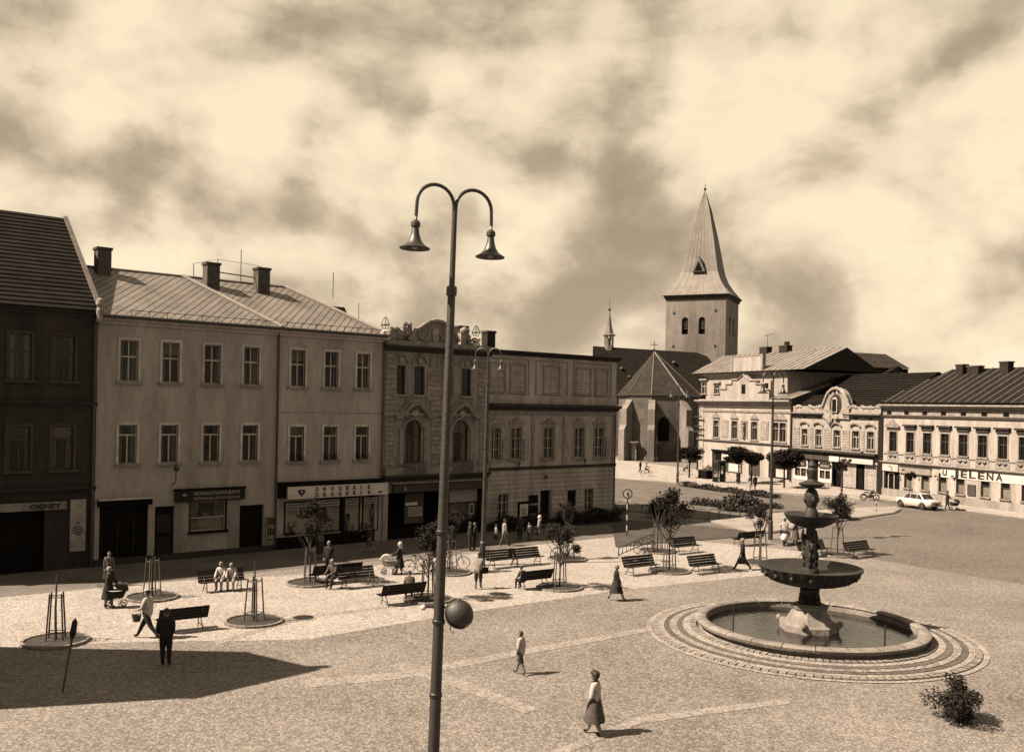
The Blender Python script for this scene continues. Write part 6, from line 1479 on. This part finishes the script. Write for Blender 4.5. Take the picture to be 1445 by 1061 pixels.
figure('dark pedestrian on the plaza left of the church cyclist', 903, 667, 1.75, 60, stride=.4, top='cloth_black', bottom='cloth_black')
figure('dark man of the couple on the plaza before the corner shop', 1065, 692, 1.75, 20, top='cloth_black', bottom='cloth_black', stride=.3)
figure('woman in pale skirt of the couple on the plaza before the corner shop', 1058, 691, 1.65, 20, top='cloth_grey', bottom='cloth_pale', skirt='long', stride=.3)
figure('woman in black with white collar under the corner shop tree', 1041, 684, 1.65, 180, top='cloth_black', bottom='cloth_black', skirt='long')
figure('dark man pushing a handcart behind the white car', 1336, 719, 1.75, -100, stride=.3, arms=((.5, .5), (.5, .5)), top='cloth_black', bottom='cloth_black')
figure('dim woman standing in the shade before the black shop front at far left', 153, 826, 1.6, 200, top='cloth_grey', bottom='cloth_black', skirt='long')
# held things
def on(label_px, z): x, y = gnd(*label_px); return (x, y, z)
x, y = gnd(207, 901)
t = thing('basket', 'grey basket held before him by the man in the white cap', 'basket', (x-.42, y+.05, .62), .3); MB().lathe([(.13, 0), (.17, .22), (.18, .24), (.16, .24), (.12, .02)], 14).build('basket_body', 'cloth_grey', t, True); MB().tube([(-.16, 0, .22), (-.1, 0, .4), (.1, 0, .4), (.16, 0, .22)], .012, 5).build('handle', 'bark', t)
x, y = gnd(1047, 804)
t = thing('briefcase', 'dark briefcase in the hand of the man walking left', 'briefcase', (x-.12, y-.28, .38), .2); MB().box(-.21, .21, -.05, .05, 0, .3).build('case_body', 'cloth_black', t); MB().tube([(-.07, 0, .3), (-.05, 0, .35), (.05, 0, .35), (.07, 0, .3)], .01, 5).build('handle', 'iron', t)
x, y = gnd(674, 831)
t = thing('bag', 'dark bag carried by the person in knee breeches', 'bag', (x+.28, y+.08, .75), .2); MB().box(-.2, .2, -.07, .07, 0, .28).build('bag_body', 'cloth_black', t); MB().tube([(-.1, 0, .28), (-.07, 0, .42), (.07, 0, .42), (.1, 0, .28)], .012, 5).build('handle', 'iron', t)
x, y = gnd(869, 847)
t = thing('handbag', 'small dark handbag of the woman walking right', 'handbag', (x+.1, y-.22, .52), .2); MB().box(-.13, .13, -.04, .04, 0, .17).build('bag_body', 'cloth_black', t); MB().tube([(-.07, 0, .17), (0, 0, .32), (.07, 0, .17)], .008, 5).build('handle', 'iron', t)
# dark-tipped pole
b_ = gnd(88, 975); tp = at(106, 872, b_[1]-.1)
t = thing('banner_pole', 'leaning pale pole with dark furled tip at the lower left', 'pole', (b_[0], b_[1], 0)); v = tp-Vector((b_[0], b_[1], 0))
MB().tube([(0, 0, 0), v*.75], .035, 8).build('shaft', 'stake', t, True); MB().tube([v*.72, v*.8, v*.95, v], [.05, .1, .08, .01], 8).build('furled_tip', 'cloth_black', t, True)

# ================================================================ PRAMS, BICYCLES, SCOOTER, CAR
def wheel_mesh(r=.33, tube=.022, spokes=14, m='tyre'):
    mb = MB(); mb.tube([(r*math.cos(2*PI*k/22), 0, r*math.sin(2*PI*k/22)) for k in range(23)], tube, 5, False); me = mb.mesh('tyre', m)
    mb = MB()
    for k in range(spokes): a = 2*PI*k/spokes; mb.tube([(0, 0, 0), (r*math.cos(a), 0, r*math.sin(a))], .004, 3)
    mb.ball((0, 0, 0), .03, 6, 4); return me, mb.mesh('spokes', 'bench_iron')
WT, WS = wheel_mesh()
def bicycle(label, px, py, rz, loc=None, group='bicycles around the square', m='iron'):
    x, y = loc or gnd(px, py); t = thing('bicycle', label, 'bicycle', (x, y, 0), rz, group)
    for wx_ in (-.52, .52): wo = put('wheel', WT, t, (wx_, 0, .35)); put('spokes', WS, wo)
    fr = MB(); B = (-.06, 0, .3); Sx = (-.2, 0, .82); Hd = (.36, 0, .86); r = .016
    fr.tube([B, Sx], r, 6).tube([B, (.39, 0, .72)], r, 6).tube([(-.18, 0, .78), Hd], r, 6).tube([(-.52, 0, .35), B], r*.8, 5).tube([(-.52, 0, .35), (-.18, 0, .76)], r*.8, 5).tube([(.36, 0, .9), (.42, 0, .65), (.52, 0, .35)], r, 6); fr.build('frame', m, t)
    MB().tube([(.36, 0, .9), (.36, 0, 1.0)], .014, 5).tube([(.25, -.27, 1.0), (.38, -.15, 1.02), (.38, .15, 1.02), (.25, .27, 1.0)], .014, 5).build('handlebar', 'chrome', t)
    MB().ball((-.22, 0, .92), .12, 8, 5, 1.2, .7, .3).tube([Sx, (-.21, 0, .92)], .012, 5).build('saddle', 'cloth_black', t)
    MB().tube([(-.06, .06, .3), (-.02, .06, .14)], .01, 4).tube([(-.06, -.06, .3), (-.1, -.06, .46)], .01, 4).lathe([(.0, -.01), (.09, -.01), (.09, .01), (0, .01)], 12).build('crank', 'chrome', t)
    MB().lathe([(.37, -.02), (.385, 0), (.37, .02)], 12, (0, 0), .3, 2.6).build('mudguard', m, t, False, (-.52, 0, .35), (PI/2, 0, 0))
    return t
bicycle('bicycle parked beside the small caged tree and planting ring', 797, 790, .1)
bicycle('bicycle leaning on the sloping rack', 909, 780, .5)
bicycle('left of the bicycles behind the leafy tree at the near lamp', 590, 808, .2); bicycle('bicycle standing just behind the leafy tree at the near lamp', 608, 806, .15); bicycle('right bicycle of the row, just beyond the near lamp post', 640, 803, .2)
def rider(label, px, py, rz, top, **k):
    x, y = gnd(px, py); f = figure(label, px, py, 1.7, math.degrees(rz)-90, 'sit', arms=((.9, .3), (.9, .3)), top=top, lean=.25, loc=(x-.22*math.cos(rz), y-.22*math.sin(rz)), z=.0, **k)
    f.location.z = .42; return f
bicycle('bicycle ridden past the church', 912, 672, .1, group=None); rider('cyclist in pale shirt riding past the church', 912, 672, .1, 'cloth_pale')
bicycle('bicycle ridden past the clipped tree by the corner building', 967, 670, 2.8, group=None); rider('cyclist in white top beside the clipped tree', 967, 670, 2.8, 'cloth_white')
# motorcycle and scooter
def motorbike(label, name, cat, px, py, rz, body, shield=False):
    x, y = gnd(px, py); t = thing(name, label, cat, (x, y, 0), rz); me, ms = wheel_mesh(.28, .06, 8)
    for wx_ in (-.6, .6): put('spokes', ms, put('wheel', me, t, (wx_, 0, .32)))
    MB().ball((0, 0, .45), .24, 10, 8, 1.5, .7, .8).build('engine', 'iron', t, True); MB().ball((.18, 0, .78), .18, 10, 8, 1.5, .8, .8).build('tank', body, t, True)
    MB().ball((-.3, 0, .8), .14, 8, 6, 2.4, .9, .5).build('seat', 'cloth_black', t, True); MB().tube([(.45, 0, .95), (.6, 0, .32)], .04, 6).build('fork', 'chrome', t)
    MB().tube([(.3, -.32, 1.0), (.42, 0, 1.02), (.3, .32, 1.0)], .02, 6).build('handlebar', 'chrome', t); MB().ball((.55, 0, .88), .1, 8, 6).build('headlight', 'trim', t, True)
    MB().lathe([(.34, -.07), (.37, 0), (.34, .07)], 12, (0, 0), .3, 2.8).build('mudguard', body, t, False, (-.6, 0, .32), (PI/2, 0, 0))
    if shield: MB().ball((-.45, 0, .5), .33, 12, 8, 1.3, .8, .95).build('rear_cowl', body, t, True); MB().ball((.4, 0, .75), .32, 12, 8, .25, 1.0, 1.4).build('leg_shield', body, t, True)
    return t
motorbike('dark motorcycle parked before the grey roller shutter', 'motorcycle', 'motorcycle', 1227, 706, -.15, 'iron')
motorbike('white motor scooter left of the fountain column', 'scooter', 'scooter', 1107, 768, 1.2, 'car_paint', True)
f = figure('rider in white shirt astride the white scooter', 1107, 768, 1.72, 0, 'sit', arms=((.8, .4), (.8, .4)), top='cloth_white', bottom='cloth_dark', lean=.1); f.location.z = .36
figure('person in grey standing beside the white scooter', 1122, 769, 1.68, 60, arms=((.5, .3), (.2, .3)), top='cloth_grey', bottom='cloth_grey', skirt='long', stride=.3, hair='hair_grey')
def pram(label, px, py, rz, hood='cloth_dark', body='cloth_black', tall=True):
    x, y = gnd(px, py); t = thing('pram', label, 'pram', (x, y, 0), rz, 'prams pushed across the square'); me, ms = wheel_mesh(.13, .02, 8)
    for wx_ in (-.28, .28):
        for wy in (-.22, .22): put('spokes', ms, put('wheel', me, t, (wx_, wy, .15)))
    MB().prism_y([(-.4, .75), (-.32, .42), (.28, .42), (.42, .75)], -.2, .2).build('body', body, t)
    MB().lathe([(0, .0), (.32, .01), (.34, .0)], 10).build('mattress', 'cloth_white', t, False, (0, 0, .74))
    MB().tube([(.3*0, 0, 0)]+[(0, 0, .01)], .01, 3).build('axle', 'iron', t) if False else MB().tube([(-.28, -.2, .15), (0, -.2, .42), (.28, -.2, .15)], .015, 4).tube([(-.28, .2, .15), (0, .2, .42), (.28, .2, .15)], .015, 4).build('chassis', 'iron', t)
    MB().tube([(-.3, -.18, .6), (-.72, -.18, 1.0), (-.72, .18, 1.0), (-.3, .18, .6)], .014, 5).build('handle', 'chrome', t)
    MB().lathe([(.0, -.2), (.3, -.2), (.33, 0), (.3, .2), (0, .2)], 8, (0, 0), 0, PI*.75).build('hood', hood, t, False, (.16, 0, .72), (PI/2, 0, 0))
    return t
pram('dark pram pushed by the woman in the dark dress', 163, 857, math.radians(15))
pram('pale pram with bright hood pushed by the woman in the headscarf', 549, 810, math.radians(185), 'cloth_white', 'cloth_pale')
pram('small dark handcart pushed behind the white car', 1346, 720, math.radians(-20), 'cloth_dark', 'cloth_black')
# sloping rack (ladder-like)
a = Vector((*gnd(872, 785), .0)); b = Vector((*gnd(920, 780), .0)); t = thing('bicycle_rack', 'ladder-like sloping rack leaning beside a caged tree', 'rack', tuple(a))
dv = b-a; za_, zb_ = .45, 1.25
for q in (0, 1): MB().tube([(0, 0, .08+.42*q), dv+Vector((0, 0, .75+.42*q))], .03, 5).build('rail', 'bark', t)
for k in range(9): p = dv*(k/8.5); z = .08+.67*k/8.5; MB().tube([p+Vector((0, 0, z)), p+Vector((0, 0, z+.42))], .02, 4).build('rung', 'bark', t)
MB().tube([Vector((0, 0, .5)), Vector((.03, 0, 0))], .03, 5).tube([dv+Vector((0, 0, 1.1)), dv+Vector((.1, .1, 0))], .03, 5).build('leg', 'bark', t)
# signs
def striped_post(label, px, py, h, sign=False):
    x, y = gnd(px, py); t = thing('striped_post', label, 'post', (x, y, 0)); n = 7
    for k in range(n): MB().tube([(0, 0, h*k/n), (0, 0, h*(k+1)/n)], .045, 8).build('post_band', 'sign_white' if k % 2 else 'iron', t)
    if sign:
        for r0, r1, m_, yy in ((.0, .34, 'iron', .0), (.0, .26, 'sign_white', -.03)):
            n_ = 20; MB().prism_y([(r1*math.cos(2*PI*k/n_), h+.34+r1*math.sin(2*PI*k/n_)) for k in range(n_)], yy-.02, yy).build('round_sign' if yy == 0 else 'sign_face', m_, t)
        MB().box(-.05, .05, -.075, -.055, h+.22, h+.46, Matrix.Identity(4)).build('sign_mark', 'iron', t); MB().box(-.28, .28, -.03, 0, h-.2, h-.03).build('sign_plate', 'sign_white', t)
    return t
striped_post('round traffic sign on a striped post at the dark lawn corner', 884, 756, 2.55, True); striped_post('short striped post on the pavement island near the motorcycle', 1236, 723, 1.9)
# phone box and bin
x, y = gnd(1014, 680); t = thing('phone_box', 'dark glazed telephone box before the corner shop', 'phone box', (x, y, 0), NORTH.ang)
for a, b in ((-.5, -.5), (.5, -.5), (-.5, .5), (.5, .5)): MB().box(a-.06, a+.06, b-.06, b+.06, 0, 2.35).build('corner_post', 'iron', t)
MB().box(-.6, .6, -.6, .6, 2.35, 2.6).build('roof', 'iron', t); MB().box(-.5, .5, .46, .5, 0, 2.35).build('rear_panel', 'shop_black', t); MB().box(-.44, .44, -.52, -.48, 0, .6).build('kick_panel', 'shop_black', t)
MB().add([(-.44, -.5, .6), (.44, -.5, .6), (.44, -.5, 2.35), (-.44, -.5, 2.35)], [(0, 1, 2, 3)]).build('pane', 'glass', t); MB().box(.0, .3, .3, .44, 1.0, 2.0).build('notice', 'sign_white', t)
for z in (1.1, 1.6): MB().box(-.44, .44, -.54, -.5, z, z+.05).build('glazing_bar', 'iron', t)
x, y = gnd(995, 675); t = thing('bin', 'dark square bin beside the phone box', 'bin', (x, y, 0), NORTH.ang); MB().box(-.9, .9, -.5, .5, 0, 1.0).build('bin_body', 'shop_black', t); MB().box(-.95, .95, -.55, .55, 1.0, 1.1).build('lid', 'iron', t)
# white car
x, y = gnd(1294, 717)
t = thing('parked_car', 'white saloon car seen from behind at the kerb before the inn', 'car', (x, y, 0), NORTH.ang+PI)
# local +x = nose (towards the left of the view)
st_ = [(-2.15, .62, .45, .78), (-2.05, .74, .35, .86), (-1.5, .8, .3, .93), (-.9, .82, .28, .95), (0, .83, .27, .94), (.9, .82, .28, .93), (1.5, .79, .3, .9), (1.95, .72, .35, .84), (2.08, .6, .45, .74)]
mb = MB(); sec = []
for X, hwid, zl, zh in st_:
    sec.append([(X, -hwid*.9, zl), (X, -hwid, zl+.15), (X, -hwid, (zl+zh)/2), (X, -hwid*.97, zh-.08), (X, -hwid*.85, zh), (X, 0, zh+.03), (X, hwid*.85, zh), (X, hwid*.97, zh-.08), (X, hwid, (zl+zh)/2), (X, hwid, zl+.15), (X, hwid*.9, zl)])
vs = [p for s_2 in sec for p in s_2]; m_ = 11
mb.add(vs, [(i*m_+j, i*m_+j+1, (i+1)*m_+j+1, (i+1)*m_+j) for i in range(len(sec)-1) for j in range(m_-1)]+[tuple(range(m_)), tuple(range((len(sec)-1)*m_+m_-1, (len(sec)-1)*m_-1, -1))]+[(i*m_, (i+1)*m_, (i+1)*m_+m_-1, i*m_+m_-1) for i in range(len(sec)-1)])
mb.build('body', 'car_paint', t, True, sharp=50)
ca = [(-1.35, .70, .93), (-.85, .62, 1.36), (-.7, .6, 1.40), (.35, .6, 1.42), (.5, .61, 1.38), (1.0, .70, .93)]
mb = MB(); vs = [(X, s2*hw_, z) for X, hw_, z in ca for s2 in (-1, 1)]
mb.add([(X, s2*hw_, z) for X, hw_, z in ca[1:5] for s2 in (-1, 1)], [(0, 1, 3, 2), (2, 3, 5, 4), (4, 5, 7, 6)])
mb.box(-.85, .5, -.62, .62, 1.34, 1.39); mb.build('car_roof', 'car_paint', t)
gl = MB(); gl.add([(-1.33, -.66, .94), (-1.33, .66, .94), (-.87, .58, 1.35), (-.87, -.58, 1.35)], [(0, 1, 2, 3)]); gl.build('rear_window', 'car_glass', t)
MB().add([(.98, -.66, .94), (.98, .66, .94), (.52, .58, 1.35), (.52, -.58, 1.35)], [(0, 1, 2, 3)]).build('windscreen', 'car_glass', t)
for s2 in (-1, 1):
    for a, b, at_, bt in ((-1.22, -.62, -.84, -.62), (-.54, .18, -.54, .18), (.25, .9, .25, .5)):
        MB().add([(a, s2*.71, .95), (b, s2*.71, .95), (bt, s2*.625, 1.34), (at_, s2*.625, 1.34)], [(0, 1, 2, 3)]).build('side_window', 'car_glass', t)
    for a, at_ in ((-1.36, -.88), (-.58, -.58), (.215, .215), (.98, .52)): MB().tube([(a, s2*.71, .93), (at_, s2*.62, 1.38)], .032, 4).build('window_pillar', 'car_paint', t)
    for wx_ in (-1.25, 1.25):
        wo = MB().lathe([(.16, -.09), (.31, -.09), (.33, -.05), (.33, .05), (.31, .09), (.16, .09)], 20).build('wheel', 'tyre', t, True, (wx_, s2*.74, .33), (PI/2, 0, 0)); MB().lathe([(0, -.1), (.12, -.1), (.17, -.08), (.17, .08), (.12, .1), (0, .1)], 16).build('rim', 'chrome', wo)
        MB().lathe([(.37, -.04), (.40, -.0), (.37, .04)], 14, (0, 0), 0, PI).build('wheel_arch', 'shop_black', t, False, (wx_, s2*.80, .33), (PI/2, 0, 0))
    MB().ball((-2.1, s2*.55, .68), .08, 8, 6, .5, 1, 1.2).build('tail_light', 'cloth_grey', t, True); MB().ball((2.05, s2*.5, .66), .1, 8, 6, .5, 1, 1).build('headlight', 'chrome', t, True)
MB().tube([(-2.2, -.72, .45), (-2.25, 0, .43), (-2.2, .72, .45)], .05, 6).build('bumper', 'chrome', t, True); MB().tube([(2.12, -.7, .45), (2.2, 0, .43), (2.12, .7, .45)], .05, 6).build('bumper', 'chrome', t, True)
MB().box(-2.22, -2.18, -.25, .25, .52, .64).build('number_plate', 'cloth_black', t)
x, y = gnd(1283, 709); t = thing('street_tree', 'tiny dark clipped tree between the inn and the white car', 'tree', (x, y, 0)); MB().tube([(0, 0, 0), (0, 0, 2.0)], .05, 6).build('trunk', 'bark', t); o = put('crown', CRD[0], t, (0, 0, 2.5), None, (.5, .5, .6)); o['kind'] = 'stuff'

for lab, px, py in (('iron drain cover on the cobbles left of the near lamp', 428, 871), ('iron drain cover on the pale paving right of the near lamp', 702, 838), ('iron drain cover on the road beyond the fountain', 1262, 757)):
    x, y = gnd(px, py); t = thing('drain_cover', lab, 'drain cover', (x, y, 0)); MB().lathe([(.42, 0), (.40, .012), (0, .012)], 20).build('cover', 'iron', t); MB().lathe([(.55, 0), (.54, .008), (.42, .008)], 20).build('rim', 'kerb', t)
